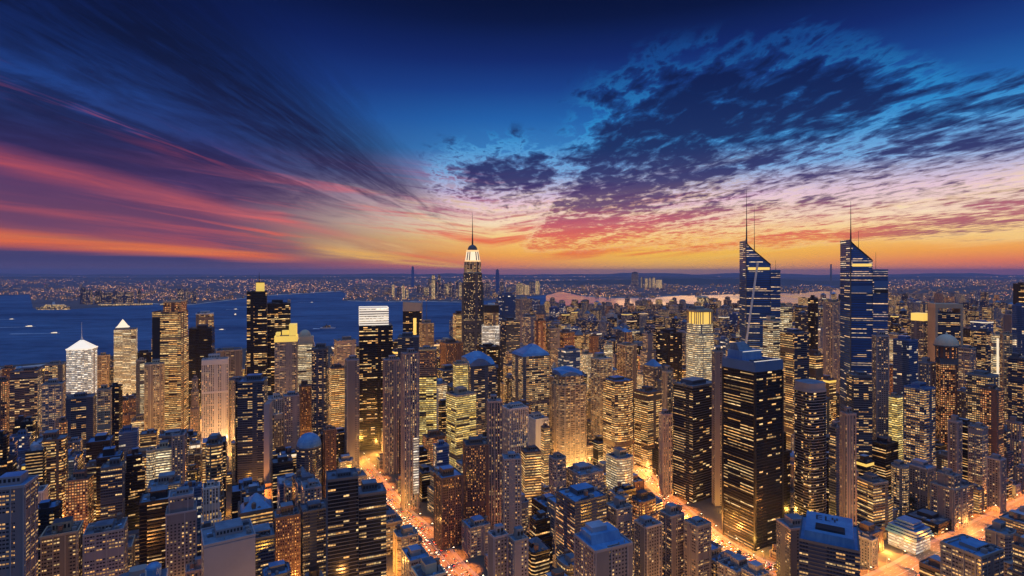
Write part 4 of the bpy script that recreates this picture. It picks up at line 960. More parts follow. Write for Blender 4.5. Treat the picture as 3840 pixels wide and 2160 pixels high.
# bottom right group
root, P, h, w, d, wm = L_(800, 858, 549, 452, 'navy', 'dark block with big blue roof box and painted roof marks', LB, ybot=600, roof='blue', short='the marked-roof block', rot=-30, asp=1.2, units=0, big=False)
mb = MB(); q = scale_poly(P, .86, .9); mb.prism(q, h + .26, h + 8, 0, True, poly1=scale_poly(P, .82, .86)); mb.build('roof_box', RF['blue'], root)
mb = MB(); zt = h + 8.006
for k_, (bx_, by_, bw_, bd_) in enumerate(((-.22,.22,.03,.18), (-.17,.30,.09,.025), (-.17,.22,.09,.025), (-.17,.14,.09,.025), (-.06,.22,.03,.18), (-.02,.14,.08,.025), (.06,.26,.03,.1), (.10,.18,.03,.12), (.14,.26,.03,.1))):
    mb.box(bx_*w, by_*d, zt, bw_*w, bd_*d, .12)
mb.build('roof_lettering', W['dark'], root)
mb = MB(); mb.box(.02*w, -.22*d, h + 8.004, .5*w, .2*d, 1.8); mb.build('air_unit', W['dark'], root)
L_(776, 812, 533, 520, 'mauve', 'pink blank-walled tower by the marked-roof block', AP, ybot=600, wall='pink', relief=False, rot=10)
root, P, h, w, d, wm = L_(888, 930, 541, 632, 'white', 'low glass pavilion with stepped blue tiers at the boulevard', LB, ybot=565, flat=False, short='the stepped glass pavilion', rot=28, asp=1)
for i in range(5):
    mb = MB(); s = 1 + .07*(2-i) if i < 3 else 1 - .13*(i-1); mb.prism(scale_poly(P, s), h + i*3.2, h + i*3.2 + 2.4, 0, True, True, mi_top=1); mb.build('roof_tier', [W['blue'], RF['blue']], root)
L_(905, 955, 526, 680, 'dark', 'low dark flat-roofed hall behind the glass pavilion', LB, ybot=545, roof='slate', units=6)
L_(940, 1003, 559, 440, 'stone', 'dark building with bright blue two-level roof', LB, ph=3, ybot=600, roof='blue', short='the two-level blue roof', rot=24, units=4)
L_(930, 968, 480, 690, 'stone', 'grey banded block with stepped tower top above the boulevard', AP, ybot=528, wall='stone', rot=24, short='the round-ended block', tiers=[(.78, 1, 1), (1, .55, .7)])
L_(857, 888, 486, 680, 'amber', 'grey block with amber rows and pale corner', ybot=530, wall='stone', rot=18)
L_(987, 1006, 462, 740, 'mauve', 'tall mauve block with pale box top beside boulevard', AP, ybot=502, wall='mauve')
L_(840, 856, 417, 625, 'pier', 'slender mauve ribbed tower rising before the blue sail tower', SK, ybot=555, rot=6, short='the slender mauve tower')
L_(829, 841, 430, 680, 'navy', 'dark slim tower clasping the rounded gold-row tower', AP, ybot=520)
L_(948, 962, 424, 760, 'mauve', 'mauve slim tower with lit window column near framed grid tower', AP, ybot=470)
L_(888, 912, 470, 730, 'grid', 'brown lit block with round dark top, behind the banded block', AP, ybot=496, shape='round')
L_(968, 988, 430, 780, 'stone', 'grey-blue ribbed tower facing the framed grid tower', AP, ybot=480)
# ---------------------------------------------------------------- the rest of the city, block by block
import numpy as np
def in_poly(x, y, poly):
    c = False; n = len(poly)
    for i in range(n):
        x1, y1 = poly[i]; x2, y2 = poly[(i+1) % n]
        if (y1 > y) != (y2 > y) and x < (x2-x1)*(y-y1)/(y2-y1)+x1: c = not c
    return c
TH = R(28); cT, sT = math.cos(TH), math.sin(TH)
rng = random.Random(21)
cand = []
for a_, b_, r_ in KEEP_WATER: KEEP.append((a_, b_, r_, 2600))
def cap_height(X, Y, hw):
    """lowest picture row a roof may reach here without hiding what the photograph shows behind it"""
    a, b = 512 + (X-hw)/Y*F, 512 + (X+hw)/Y*F
    need = 0.0
    for (k0, k1, kb, kd) in KEEP:
        if kd > Y - 5 and b > k0 + 1.5 and a < k1 - 1.5: need = max(need, kb - 3)
    return a, b, need
def try_lot(X, Y, w, d, rot, hmax, hmin, zone):
    rad = .5*math.hypot(w, d)
    if not in_poly(X, Y, land): return
    for (fx, fy, fr) in FOOT:
        if (fx-X)**2 + (fy-Y)**2 < (fr*.86 + rad*.80)**2: return
    for (rx, ry, rr) in ROADPTS:
        if (rx-X)**2 + (ry-Y)**2 < (rr + rad*.76)**2: return
    px0, px1, need = cap_height(X, Y - rad*.7, rad*.85)
    if px1 < -20 or px0 > 1044: return
    Yf = Y - rad*.7
    hcap = H - (need - HZ)*Yf/F - BASEZ if need > 0 else 999
    h = min(hmax, hcap - (rng.uniform(7, 13) if zone == 'near' else rng.uniform(0, 8)))
    if h < hmin: return
    cand.append((Y, X, w, d, rot, h, zone)); FOOT.append((X, Y, rad))
# lots on a turned street grid
LOT = 37
for i in range(-60, 80):
    for j in range(-20, 60):
        s = i*LOT + (i//2)*15; t = j*LOT + (j//3)*15
        X = s*cT - t*sT; Y = s*sT + t*cT
        if not (395 < Y < 1650) or abs(X/Y*F) > 560: continue
        zone = smooth_noise(X*.004 + 9, 5)*.6 + smooth_noise(Y*.004 + 3, 8)*.4
        w, d = rng.uniform(19, 35), rng.uniform(19, 34)
        hm = rng.choice([35, 50, 70, 90, 110, 130, 150]) * (.6 + .8*zone)
        if Y < 620: hm = min(hm, rng.uniform(45, 105)); w, d = w*.88, d*.88
        try_lot(X + rng.uniform(-3, 3), Y + rng.uniform(-3, 3), w, d, TH + rng.choice([0, 0, 0, 0, math.pi/2, .12]), hm, 14, 'near')
# a second pass with narrow lots to close gaps
for _ in range(5200):
    Y = 400 + 1200*rng.random()**1.6; X = rng.uniform(-.98, .98)*Y
    try_lot(X, Y, rng.uniform(15, 26), rng.uniform(15, 26), TH + rng.choice([0, math.pi/2]), rng.choice([24, 40, 60, 85, 110]), 12, 'near')
for _ in range(2600):
    Y = 500 + 420*rng.random(); X = rng.uniform(-.6, .98)*Y
    try_lot(X, Y, rng.uniform(11, 19), rng.uniform(11, 19), TH + rng.choice([0, math.pi/2]), rng.choice([9, 14, 22, 30]), 5, 'near')
# lower city beyond, thinning towards the river
for _ in range(3400):
    py = 300 + 50*rng.random()**.8; Y = H*F/(py - HZ); px = rng.uniform(440, 1040)
    if Y < 1600 or Y > 5200: continue
    X = (px-512)*Y/F
    try_lot(X, Y, rng.uniform(30, 62), rng.uniform(28, 55), TH + rng.choice([0, math.pi/2, .3]), rng.choice([18, 25, 35, 50, 70, 100, 120])*(1.15 if px > 800 else .8), 8, 'far')
# keep what is actually seen (front to back)
SW, SH = 1024, 576
cover = np.zeros((SH, SW), bool)
items = []
for (k0, k1, kb, kd) in KEEP:
    pass
for c in cand: items.append((c[0], 'c', c))
for o in list(bpy.data.objects):
    if o.get('category') and o.type == 'EMPTY':
        zs = [ch for ch in o.children if ch.type == 'MESH']
        pts = [(o.location + Vector((v[0]*math.cos(o.rotation_euler.z) - v[1]*math.sin(o.rotation_euler.z), v[0]*math.sin(o.rotation_euler.z) + v[1]*math.cos(o.rotation_euler.z), v[2]))) for ch in zs if ch.name.split('.')[0] in ('shaft', 'side_slab') for v in (q.co for q in ch.data.vertices)]
        if pts: items.append((o.location.y, 'h', pts))
items.sort(key=lambda q: q[0])
chosen = []
for Y, kind, c in items:
    if kind == 'h':
        xs = [512 + p.x/p.y*F for p in c if p.y > 10]; yt = min(HZ + (H - p.z)*F/p.y for p in c if p.y > 10)
        cover[max(0, int(yt)):, max(0, int(min(xs))+1):max(0, int(max(xs)))] = True
    else:
        _, X, w, d, rot, h, zone = c; hw = .5*(abs(w*math.cos(rot)) + abs(d*math.sin(rot)))
        a, b = 512 + (X-hw)/Y*F, 512 + (X+hw)/Y*F; yt = HZ + (H - h - BASEZ)*F/Y
        a, b, yt = int(max(0, a)), int(min(SW, b)), int(max(0, yt))
        if b <= a or yt >= SH: continue
        blk = cover[yt:, a:b]; seen = int((~blk).sum())
        if seen >= (14 if zone == 'near' else 8):
            chosen.append((seen, c)); blk[:] = True
chosen.sort(key=lambda q: -q[0])
print('fill candidates', len(cand), 'seen', len(chosen))
STY = [('stone', 5), ('tan', 2), ('navy', 9), ('amber', 5), ('mauve', 3), ('brick', 2), ('dark', 7), ('grid', 4), ('darkstrip', 5), ('palepier', 2), ('cream', 2), ('pier', 2), ('blue', 2), ('redgrid', 2)]
STYLE_WORD = dict(stone='grey stone', tan='tan stone', navy='navy panelled', amber='amber banded', mauve='mauve rendered', brick='brown brick', palepier='pale ribbed', dark='dark glass', darkstrip='black banded', grid='lit-grid', cream='cream banded', pier='pink ribbed', blue='blue glass', redgrid='red-lit', yellow='yellow banded', white='white banded')
bag = [s for s, n in STY for _ in range(n)]
FILL = []
counts = {}
def fill_building(seen, c, rng):
    Y, X, w, d, rot, h, zone = c
    st = rng.choice(bag)
    if h < 40 and st in ('blue', 'pier', 'dark'): st = rng.choice(['stone', 'brick', 'tan', 'grid'])
    nm = 'low_block' if h < 48 else ('apartment_tower' if h < 95 or st in ('brick', 'mauve') else 'office_tower')
    if zone == 'far': nm = 'town_block' if h < 45 else 'tower_block'
    counts[nm] = counts.get(nm, 0) + 1
    kind = {'low_block': 'block', 'apartment_tower': 'apartment tower', 'office_tower': 'office tower', 'town_block': 'town block', 'tower_block': 'tower block'}[nm]
    root = thing(nm, '', {'low_block': 'city block', 'apartment_tower': 'apartment building', 'office_tower': 'office tower', 'town_block': 'city block', 'tower_block': 'tower block'}[nm], (X, Y, BASEZ), rot)
    P = shape_poly(rng.choice(['rect']*6 + ['chamf', 'soft', 'bow']), w, d)
    tiers = [(1, 1, 1)]
    r = rng.random()
    if h > 50 and r < .45: tiers = [(rng.uniform(.55, .85), 1, 1), (1, rng.uniform(.6, .85), rng.uniform(.6, .85))]
    elif h > 80 and r < .6: tiers = [(.5, 1, 1), (.8, .82, .8), (1, .6, .6)]
    T, z = [], 0.0
    for fr, sx, sy in tiers: T.append((scale_poly(P, sx, sy), z, h*fr)); z = h*fr
    wl = WALL_OF[st]
    shaft_mesh(T, st, True, Y < 900).build('shaft', [M[st], W[wl]], root)
    roof = rng.choice(['slate', 'steel', 'steel', 'dark', 'blue', 'pale', ROOF_OF[st]])
    if zone == 'near' and seen > 60:
        tank = rng.random() < (.4 if h < 95 else .1); mast = rng.uniform(12, 26) if (h > 95 and rng.random() < .22) else 0
        n = rng.choice([1, 2, 3]) if Y > 650 else rng.choice([3, 4, 5])
        roof_kit(root, T[-1][0], h, st, rng, roof, None, n, True, tank, mast)
        feat = 'roof tank' if tank else ('mast' if mast else 'plant room')
    else:
        mb = MB(); mb.prism(inset(T[-1][0], .02), h, h + .25); mb.build('roof', RF[roof], root)
        mb = MB(); mb.prism(scale_poly(T[-1][0], rng.uniform(.3, .6), rng.uniform(.4, .6)), h + .26, h + rng.uniform(3, 7)); mb.build('plant_room', W[wl], root)
        feat = 'roof box'
    top = T[-1][0]; q = rng.random()
    if h > 55 and q < .10:
        mb = MB(); mb.prism(inset(top, .6), h + .27, h + rng.uniform(9, 18), 0, poly1=scale_poly(top, .08)); mb.build('hipped_roof', RF[rng.choice(['blue', 'steel', 'slate'])], root); feat = 'hipped roof'
    elif h > 55 and q < .20:
        mb = MB(); mb.ring(inset(top, -.5), h - 4.5, h - .8, .4); mb.build('lit_cornice', G[rng.choice(['warm', 'gold', 'cream'])], root); feat = 'lit cornice'
    elif h > 70 and q < .27:
        mb = MB(); r_ = min(max(p[0] for p in top), max(p[1] for p in top))*.7; mb.cone(0, 0, h + .27, r_, r_, 6, 14); mb.dome(0, 0, h + 6.3, r_*.95, r_*.6, 14, 5); mb.build('roof_dome', RF[rng.choice(['steel', 'blue', 'pale'])], root); feat = 'roof dome'
    FILL.append((root, X, Y, h, st, kind, feat, len(tiers) > 1))
frng = random.Random(5)
rest = []
nn = 0; nf = 0
for seen, c in chosen:
    if c[6] == 'near' and nn < 520: fill_building(seen, c, frng); nn += 1
    elif c[6] == 'far' and nf < 210: fill_building(seen, c, frng); nf += 1
    else: rest.append(c)
# single each one out: its look, then how many roofs it lies from the landmark it is closest to, and which way
ORD = ['first', 'second', 'third', 'fourth', 'fifth', 'sixth', 'seventh', 'eighth', 'ninth', 'tenth', 'eleventh', 'twelfth', 'thirteenth', 'fourteenth', 'fifteenth', 'sixteenth', 'seventeenth', 'eighteenth', 'nineteenth', 'twentieth'] + ['farther']*300
short = [a for a in ANCHORS if a[2].startswith('the ')]
buck = {}
for f in FILL:
    root, X, Y, h, st, kind, feat, stepped = f
    a = min(short, key=lambda q: (q[0]-X)**2 + (q[1]-Y)**2)
    dx, dy = X - a[0], Y - a[1]
    way = ('behind' if dy > 0 else 'in front of') if abs(dy) > abs(dx) else ('towards the boulevard from' if dx > 0 else 'towards the bay from')
    buck.setdefault((a[2], way, STYLE_WORD[st], kind), []).append((math.hypot(dx, dy), f, way, a[2]))
for key, fs in buck.items():
    fs.sort(key=lambda q: q[0])
    for k_, (_, f, way, an) in enumerate(fs):
        root, X, Y, h, st, kind, feat, stepped = f
        lab = f"{ORD[k_] + ' ' if len(fs) > 1 else ''}{'stepped ' if stepped else ''}{STYLE_WORD[st]} {kind} {way} {an}"
        if len(lab.split()) + len(STYLE_WORD[st].split('-')) < 12: lab = lab.replace(f'{kind} ', f'{kind} with {feat} ', 1)
        root['label'] = lab
        root['group'] = {'block': 'low blocks between the towers', 'apartment tower': 'apartment towers of the city', 'office tower': 'office towers of the city', 'town block': 'blocks of the lower city towards the river', 'tower block': 'tower blocks of the lower city towards the river'}[kind]
print('kinds', counts, 'rest', len(rest))

# ---------------------------------------------------------------- lamps, light and traffic
def spot_light(x, y, z, power, col, parent):
    d = bpy.data.lights.new('lamp_or_fill_light', 'SPOT'); d.energy = power; d.color = col; d.shadow_soft_size = .8; d.spot_size = R(126); d.spot_blend = .5
    o = bpy.data.objects.new('lamp_or_fill_light', d); COL.objects.link(o); o.location = (x, y, z); o.parent = parent
def lamp_proto():
    root = thing('street_lamp', 'tall street lamp leaning over the avenue kerb', 'street lamp', (0, 0, 0))
    mb = MB(); mb.cone(0, 0, 0, .16, .09, 10.5, 6); mb.cone(0, 0, 0, .3, .25, .9, 6); mb.build('pole', W['slate'], root)
    mb = MB(); mb.box(1.3, 0, 10.4, 2.8, .14, .14, 0, 0, True); arm = mb.build('arm', W['slate'], root)
    mb = MB(); mb.box(2.6, 0, 10.22, 1.3, .5, .17, 0, 0, True); mb.build('lamp_head', G['spot'], arm)
    return root
def dup(root, loc, rz, label=None, group=None):
    r = root.copy(); COL.objects.link(r); r.location = loc; r.rotation_euler = (0, 0, rz)
    if label: r['label'] = label
    if group: r['group'] = group
    for ch in list(root.children):
        if ch.type != 'MESH': continue
        c = ch.copy(); COL.objects.link(c); c.parent = r
        for g in list(ch.children):
            e = g.copy(); COL.objects.link(e); e.parent = c
    return r
proto = lamp_proto(); first = True
WAY = {'avenue': 'avenue by the mauve pier tower', 'diagonal_avenue': 'diagonal avenue by the black tower', 'boulevard': 'boulevard by the glass pavilion'}
LP = {'avenue': 280000, 'diagonal_avenue': 280000, 'boulevard': 380000}
for nm, (pts, wd) in AVE.items():
    for s in (-1, 1):
        for k_, (x, y, a) in enumerate(along(offset_line(pts, s*(wd/2 + 1.2)), 34)):
            if y < 515 or y > 1010: continue
            rz = a + (-math.pi/2 if s > 0 else math.pi/2)
            lb, gr = f'tall street lamp on the kerb of the {WAY[nm]}', f'street lamps along the {WAY[nm]}'
            if first: proto.location = (x, y, BASEZ + .13); proto.rotation_euler = (0, 0, rz); proto['label'] = lb; proto['group'] = gr; o = proto; first = False
            else: o = dup(proto, (x, y, BASEZ + .13), rz, lb, gr)
            if True:
                spot_light(2.6, 0, 9.9, LP[nm]*rng.uniform(.7, 1.3), (1, .27, .038), o)
    for c_ in (1,): pass
# fill lights without lamps, added for the glow of hidden streets between blocks
allf = [(X, Y, r) for X, Y, r in FOOT]
lit = 0
gnd = bpy.data.objects['ground']
for i in range(-30, 31):
    for j in range(0, 24):
        Y = 430 + j*50 + rng.uniform(-14, 14); X = i*62*(.7 + Y/1500) + rng.uniform(-18, 18)
        if abs(X/Y*F) > 540 or not in_poly(X, Y, land): continue
        if any((fx-X)**2 + (fy-Y)**2 < (fr*.74)**2 for fx, fy, fr in allf): continue
        if rng.random() < .25: continue
        hot = (smooth_noise(X*.006 + 31, 3)*smooth_noise(Y*.006 + 17, 4)*3.6)**2.2
        point_light(X, Y, rng.choice([7, 10, 16]), 120000*(.05 + hot*1.1)*(Y/800)**.6*(1 if Y > 560 else .45)*(1 if Y < 1150 else .6), (1, rng.uniform(.38, .52), rng.uniform(.05, .11)), 2.5); lit += 1
for px, py, pw in ((190, 436, 1.6), (285, 440, 1.3), (340, 432, 1.4), (360, 442, 1.0), (545, 480, 1.5), (600, 470, 1.2), (648, 472, 1.3), (716, 542, .9), (704, 530, .8), (60, 470, .8), (80, 526, .7), (150, 486, .9),
                   (900, 440, 1.4), (898, 425, 1.3), (868, 560, .7), (985, 502, .9), (925, 507, .7), (240, 446, 1.0), (262, 504, .8), (430, 440, 1.2), (476, 466, 1.0), (760, 392, 1.6), (830, 405, 1.3), (20, 440, 1.0), (120, 430, 1.0), (500, 440, 1.2), (580, 420, 1.2), (960, 450, 1.0)):
    X, Y = ground_at(px, py)
    for _k in range(14):
        if not any((fx-X)**2 + (fy-Y)**2 < (fr*.70)**2 for fx, fy, fr in allf): break
        X *= (Y - 6)/Y; Y -= 6
    point_light(X, Y, 11, 170000*pw, (1, .36, .07) if px > 840 or py > 500 else (1, .50, .12), 3); lit += 1  # more lampless fill lights, added to brighten the feet of buildings
print('street lights', lit)
CARC = [('white', (.6,.6,.6)), ('black', (.02,.02,.025)), ('grey', (.2,.2,.22)), ('red', (.35,.03,.02)), ('yellow', (.6,.36,.03)), ('blue', (.03,.06,.2))]
CM = {n: plain(n + '_car_paint', c, .3, .05) for n, c in CARC}
M_GL = plain('car_glass', (.02,.025,.03), .1, .05); M_TY = plain('tyre_rubber', (.015,.015,.015), .9, .05)
def car_proto(cn):
    root = thing('car', '', 'car')
    mb = MB(); q = chamf(4.5, 1.8, .3); mb.prism(q, .3, .78, 0, True, True); mb.prism(scale_poly(q, .99), .78, .95, 0, True, poly1=scale_poly(q, .96, .92)); mb.build('body', CM[cn], root)
    mb = MB(); mb.prism([(-1.5, -.8), (.9, -.8), (.9, .8), (-1.5, .8)], .95, 1.45, 0, True, mi_top=1, poly1=[(-1.1, -.66), (.4, -.66), (.4, .66), (-1.1, .66)]); mb.build('cabin', [M_GL, CM[cn]], root)
    for s in (-1, 1):
        mb = MB(); mb.box(2.24, s*.62, .52, .14, .42, .24); mb.build('headlight', G['head'], root)
        mb = MB(); mb.box(-2.24, s*.62, .58, .12, .42, .22); mb.build('taillight', G['tail'], root)
        for t in (-1.4, 1.4):
            mb = MB(); n = 10; c = [(t + .34*math.cos(2*math.pi*k/n), .34 + .34*math.sin(2*math.pi*k/n)) for k in range(n)]; y0, y1 = s*.72, s*.93
            for k in range(n): mb.face([(c[k][0], y0, c[k][1]), (c[(k+1) % n][0], y0, c[(k+1) % n][1]), (c[(k+1) % n][0], y1, c[(k+1) % n][1]), (c[k][0], y1, c[k][1])])
            mb.face([(x, y1, z) for x, z in c]); mb.build('wheel', M_TY, root)
    return root
protos = {n: [car_proto(n), True] for n, _ in CARC}
ncar = 0
for nm, (pts, wd) in AVE.items():
    nl = 4 if wd < 25 else 6
    for k in range(nl):
        o_ = -wd/2 + wd*(k + .5)/nl
        for x, y, a in along(offset_line(pts, o_), 7.5):
            if y < 520 or y > 900 or abs(512 + x/y*F - 512) > 530 or rng.random() < (.3 if y < 760 else .55) or ncar > 285: continue
            cn = rng.choice(['white', 'white', 'black', 'grey', 'grey', 'red', 'yellow', 'yellow', 'blue'])
            dirn = a if k < nl//2 else a + math.pi
            j = rng.uniform(-1.5, 1.5); x, y = x + math.cos(a)*j, y + math.sin(a)*j
            lb = f"{cn} car driving {'away along' if math.sin(dirn) > 0 else 'this way down'} the {WAY[nm]}"; gr = f"{cn} cars {'heading away' if math.sin(dirn) > 0 else 'coming this way'} on the {WAY[nm]}"
            loc = (x, y, BASEZ + .02)
            p, fr = protos[cn]
            if fr: p.location = loc; p.rotation_euler = (0, 0, dirn); p['label'] = lb; p['group'] = gr; protos[cn][1] = False
            else: dup(p, loc, dirn, lb, gr)
            ncar += 1
for n, (p, fr) in protos.items():
    if fr:
        for ch in list(p.children): bpy.data.objects.remove(ch)
        bpy.data.objects.remove(p)
print('cars', ncar)

# ---------------------------------------------------------------- far shore, river and bay
M_TOWN = facade('town_windows', wall=(.16,.13,.13), glass=(.02,.02,.03), fh=6, bw=7, v0=.2, v1=.85, mu=.1, grp=1, p=.20, rowmix=.1, ca=(1,.44,.12), cb=(1,.60,.22), st=1.35, cluster=1.0)
M_DUSKT = facade('dusky_tower', wall=(.10,.10,.14), glass=(.03,.04,.08), fh=7, bw=7, v0=.2, v1=.8, mu=.1, grp=1, p=.16, rowmix=.1, ca=(1,.55,.2), cb=CREAM, st=1.6)
M_GOLDT = facade('gold_lit_tower', wall=(.3,.22,.15), glass=(.03,.03,.03), fh=8, bw=8, v0=.15, v1=.85, mu=.08, grp=1, p=.75, rowmix=.3, ca=(1,.52,.15), cb=(1,.74,.36), st=1.6)
def far_tower(x0, x1, yt, yb, mat, label, name='distant_tower', cap=None, z0=1.6):
    D = (H - z0)*F/(yb - HZ); w = (x1-x0)/F*D; X = ((x0+x1)/2-512)*D/F; h = H + (HZ-yt)*D/F - z0
    root = thing(name, label, 'distant tower' if name == 'distant_tower' else name.replace('_', ' '), (X, D, z0), R(8))
    P = rect(w*.94, w*.8)
    mb = MB(); mb.prism(P, 0, h*.86, 0, True, mi_top=1, vbase=0)
    mb.prism(scale_poly(P, .84), h*.86, h, 0, False); mb.build('shaft', [mat, W['slate']], root)
    mb = MB(); mb.prism(scale_poly(P, .84), h, h + .3); mb.prism(scale_poly(P, .4), h + .3, h + max(3, h*.04)); mb.build('roof', W['slate'], root)
    return root
FT = far_tower
FT(411.3, 414.2, 267, 288, W['blue'], 'plain blue tall tower alone over the distant peninsula')
FT(495.6, 499.2, 270, 292, W['blue'], 'plain blue tower just past the stepped spire across the river')
FT(632, 638, 272.3, 287, M_DUSKT, 'dark twin-blocked tower on the far wooded shore')
frng = random.Random(12)
PEN = 'towers of the peninsula across the bay'
xs = [388, 392, 397, 402, 406, 417, 421, 424, 428, 431, 434, 437.5, 441, 445, 448.5, 452, 455.5, 459]
names_ = ['dark', 'golden', 'slim dark', 'broad golden', 'low dark', 'stout golden']
for i, x in enumerate(xs):
    wd = frng.uniform(2.4, 5); yt = frng.uniform(275, 288) if i > 5 else frng.uniform(281, 291); gold = frng.random() < .35
    o = FT(x, x + wd, yt, frng.uniform(293, 300), M_GOLDT if gold else M_DUSKT, f"{'golden lit' if gold else 'dark blue'} tower on the peninsula, {ORD[i]} from the plain blue tall tower's bay end")
    o['group'] = PEN
for i, (a, b, t, g) in enumerate(((516, 523, 283, 1), (523, 529, 285, 1), (529.5, 534, 282, 0), (506, 511, 287, 0), (500, 504, 282, 0), (484, 490, 282, 0), (535.5, 539.5, 281, 1))):
    FT(a, b, t, 294.5, M_GOLDT if g else M_DUSKT, f"{'golden' if g else 'dark'} riverside tower across the river, {ORD[i]} past the cream floodlit tower")['group'] = 'towers on the river bank'
for i, x in enumerate((641, 645, 649, 652.5, 656, 659)):
    FT(x, x + frng.uniform(2, 4), frng.uniform(276, 280), 288, M_GOLDT, f"pale lit tower in the far cluster, {ORD[i]} beyond the dark twin-blocked tower")['group'] = 'far cluster of lit towers'
for i, (a, b, t, bt) in enumerate(((81, 85, 288, 304), (86, 91.5, 290, 304.5), (96, 101, 291, 304), (103, 110, 292.5, 304), (113.5, 117, 291, 303.8), (120, 131, 292, 303.6), (138, 140.5, 289, 303), (178, 183, 289, 304), (184, 187.5, 290, 304), (192, 196, 291, 303.6))):
    FT(a, b, t, bt, M_DUSKT, f"dusky waterfront tower on the far quay, {ORD[i]} past the moored liner")['group'] = 'waterfront towers on the far quay'
# pier sheds
for i, (a, b, y) in enumerate(((94, 110, 305.2), (112, 126, 305), (127.5, 137, 304.7), (139, 147, 304.3), (157, 170, 304.6), (171, 180, 303.8))):
    X, D = ground_at(a, y + 1.0); w = (b-a)/F*D
    o = thing('pier_shed', f"long lit pier shed on the far quay, {ORD[i]} past the moored liner", 'pier shed', (X + w/2, D + 60, 0), 0, 'pier sheds on the far quay')
    mb = MB(); mb.box(0, 0, -1, w, 70, 4); mb.build('deck', W['brown'], o)
    mb = MB(); mb.box(0, 6, 3.01, w*.94, 44, 15); mb.build('shed', M_GOLDT, o)
    mb = MB(); mb.prism(rect(w*.96, 46) and [(-w*.48, -17), (w*.48, -17), (w*.48, 29), (-w*.48, 29)], 18.02, 22, 0, True, poly1=[(-w*.46, 0), (w*.46, 0), (w*.46, 12), (-w*.46, 12)]); mb.build('roof', W['slate'], o)
# amber drum across the river
X, D = ground_at(706, 309.8); w = 12/F*D
o = thing('gas_holder', 'amber glowing round drum building on the near river bank', 'drum building', (X, D + 80, BASEZ))
mb = MB(); mb.cone(0, 0, 0, w*.5, w*.48, 100, 24); mb.build('drum', M_GOLDT, o)
mb = MB(); mb.dome(0, 0, 100.01, w*.48, 14, 24, 4); mb.build('dome', W['tan'], o)
X, D = ground_at(831, 286)
o = thing('chimney', 'lone pale chimney on the horizon between the two sail towers', 'chimney', (X, D, 1.6))
mb = MB(); mb.cone(0, 0, 0, 26, 17, H + 7*D/F, 12); mb.build('stack', W['stone'], o)
mb = MB(); mb.cone(0, 0, H + 7*D/F, 19, 19, 14, 12); mb.build('rim', W['brown'], o)
# towns beyond the water: nobody could count them
def coast(px): 
    for a, b in zip(FAR_PX, FAR_PX[1:]):
        if a[0] <= px <= b[0] and b[0] > a[0]: return a[1] + (b[1]-a[1])*(px-a[0])/(b[0]-a[0])
    return 294
trng = random.Random(77)
mb = MB()
for _ in range(15000):
    px = trng.uniform(-30, 1054)
    py = 275.2 + 25*trng.random()**1.5 if px < 840 else 275.2 + 26*trng.random()**1.3
    X, D = ground_at(px, py)
    if px < 840:
        if not in_poly(X, D, far): continue
    elif not in_poly(X, D, land): continue
    if D > 52000: continue
    cl = (smooth_noise(px*.02 + py*.3, 41)*smooth_noise(px*.07 - py*.5, 19)*2.6)**2
    if trng.random() > cl: continue
    sc = max(1, (D/9000)**.8)
    w, d = trng.uniform(14, 60)*sc, trng.uniform(14, 40)*sc; hh = trng.choice([6, 8, 10, 14, 20, 30])*trng.uniform(.7, 1.3)*max(1, (D/12000)**.5)
    mb.prism(rot_poly(rect(w, d), trng.uniform(-.5, .5), X, D), 1.6, 1.6 + hh, 0, True, mi_top=1, u0=trng.randint(0, 4000)*7.0, vbase=1.6 + trng.randint(0, 3000)*6.0)
for c in rest:
    Y, X, w, d, rot, h, zone = c
    mb.prism(rot_poly(rect(w, d), rot, X, Y), BASEZ, BASEZ + h, 0, True, mi_top=1, u0=trng.randint(0, 4000)*7.0)
struct('distant_town', mb, [M_TOWN, RF['slate']], 'stuff')
# street lights of those towns
mb = MB(); ico = [(1,0,0), (0,1,0), (-1,0,0), (0,-1,0)]
for _ in range(30000):
    px = trng.uniform(-20, 1044); py = 274.6 + 27*trng.random()**1.25
    X, D = ground_at(px, py)
    if not (in_poly(X, D, far) or (px > 840 and in_poly(X, D, land))): continue
    lines = .5 + .5*math.sin(py*5.5 + math.sin(px*.02)*3 + px*.015)
    cl = (smooth_noise(px*.02 + py*.25, 4)*smooth_noise(px*.06 - py*.4, 90)*3.0)**2*(.1 + lines**3)
    if trng.random() > cl: continue
    r = D*trng.uniform(.00014, .00042); z = 8 + trng.random()*10
    mi = 0 if trng.random() < .93 else (1 if trng.random() < .8 else 2)
    top, bot = (X, D, z + r*1.1), (X, D, z - r*1.1); q = [(X + a*r*1.6, D + b*r, z) for a, b, _ in ico]
    for k in range(4): mb.face([q[k], q[(k+1) % 4], top], None, mi); mb.face([q[(k+1) % 4], q[k], bot], None, mi)
struct('distant_street_lights', mb, [glow('sodium_lights', (1,.42,.12), 3.2), glow('pale_lights', (1,.66,.34), 2.4), G['red']], 'stuff')
# bright strand along the quay and beaches
mb = MB()
q = [gp(-20, 369), gp(22, 367), gp(46, 364.5), gp(40, 366.8), gp(18, 370), gp(-20, 372)]
mb.prism(q if area(q) > 0 else q[::-1], 2.0, 2.3, 0); struct('quay', mb, plain('pale_sand', (.62,.50,.46), .9, .15, .02))
mb = MB()
for (a, b, th_) in ((150, 341, .55), (345, 462, .5), (581, 682, .5)):
    n = 40
    up = [gp(a + (b-a)*i/n, coast(a + (b-a)*i/n) - th_ - .2*math.sin(i*1.7)) for i in range(n+1)]; lo = [gp(a + (b-a)*i/n, coast(a + (b-a)*i/n) - .05) for i in range(n+1)]
    for i in range(n): mb.face([(*lo[i], 1.63), (*lo[i+1], 1.63), (*up[i+1], 1.63), (*up[i], 1.63)])
struct('beach', mb, bpy.data.materials['pale_sand'])
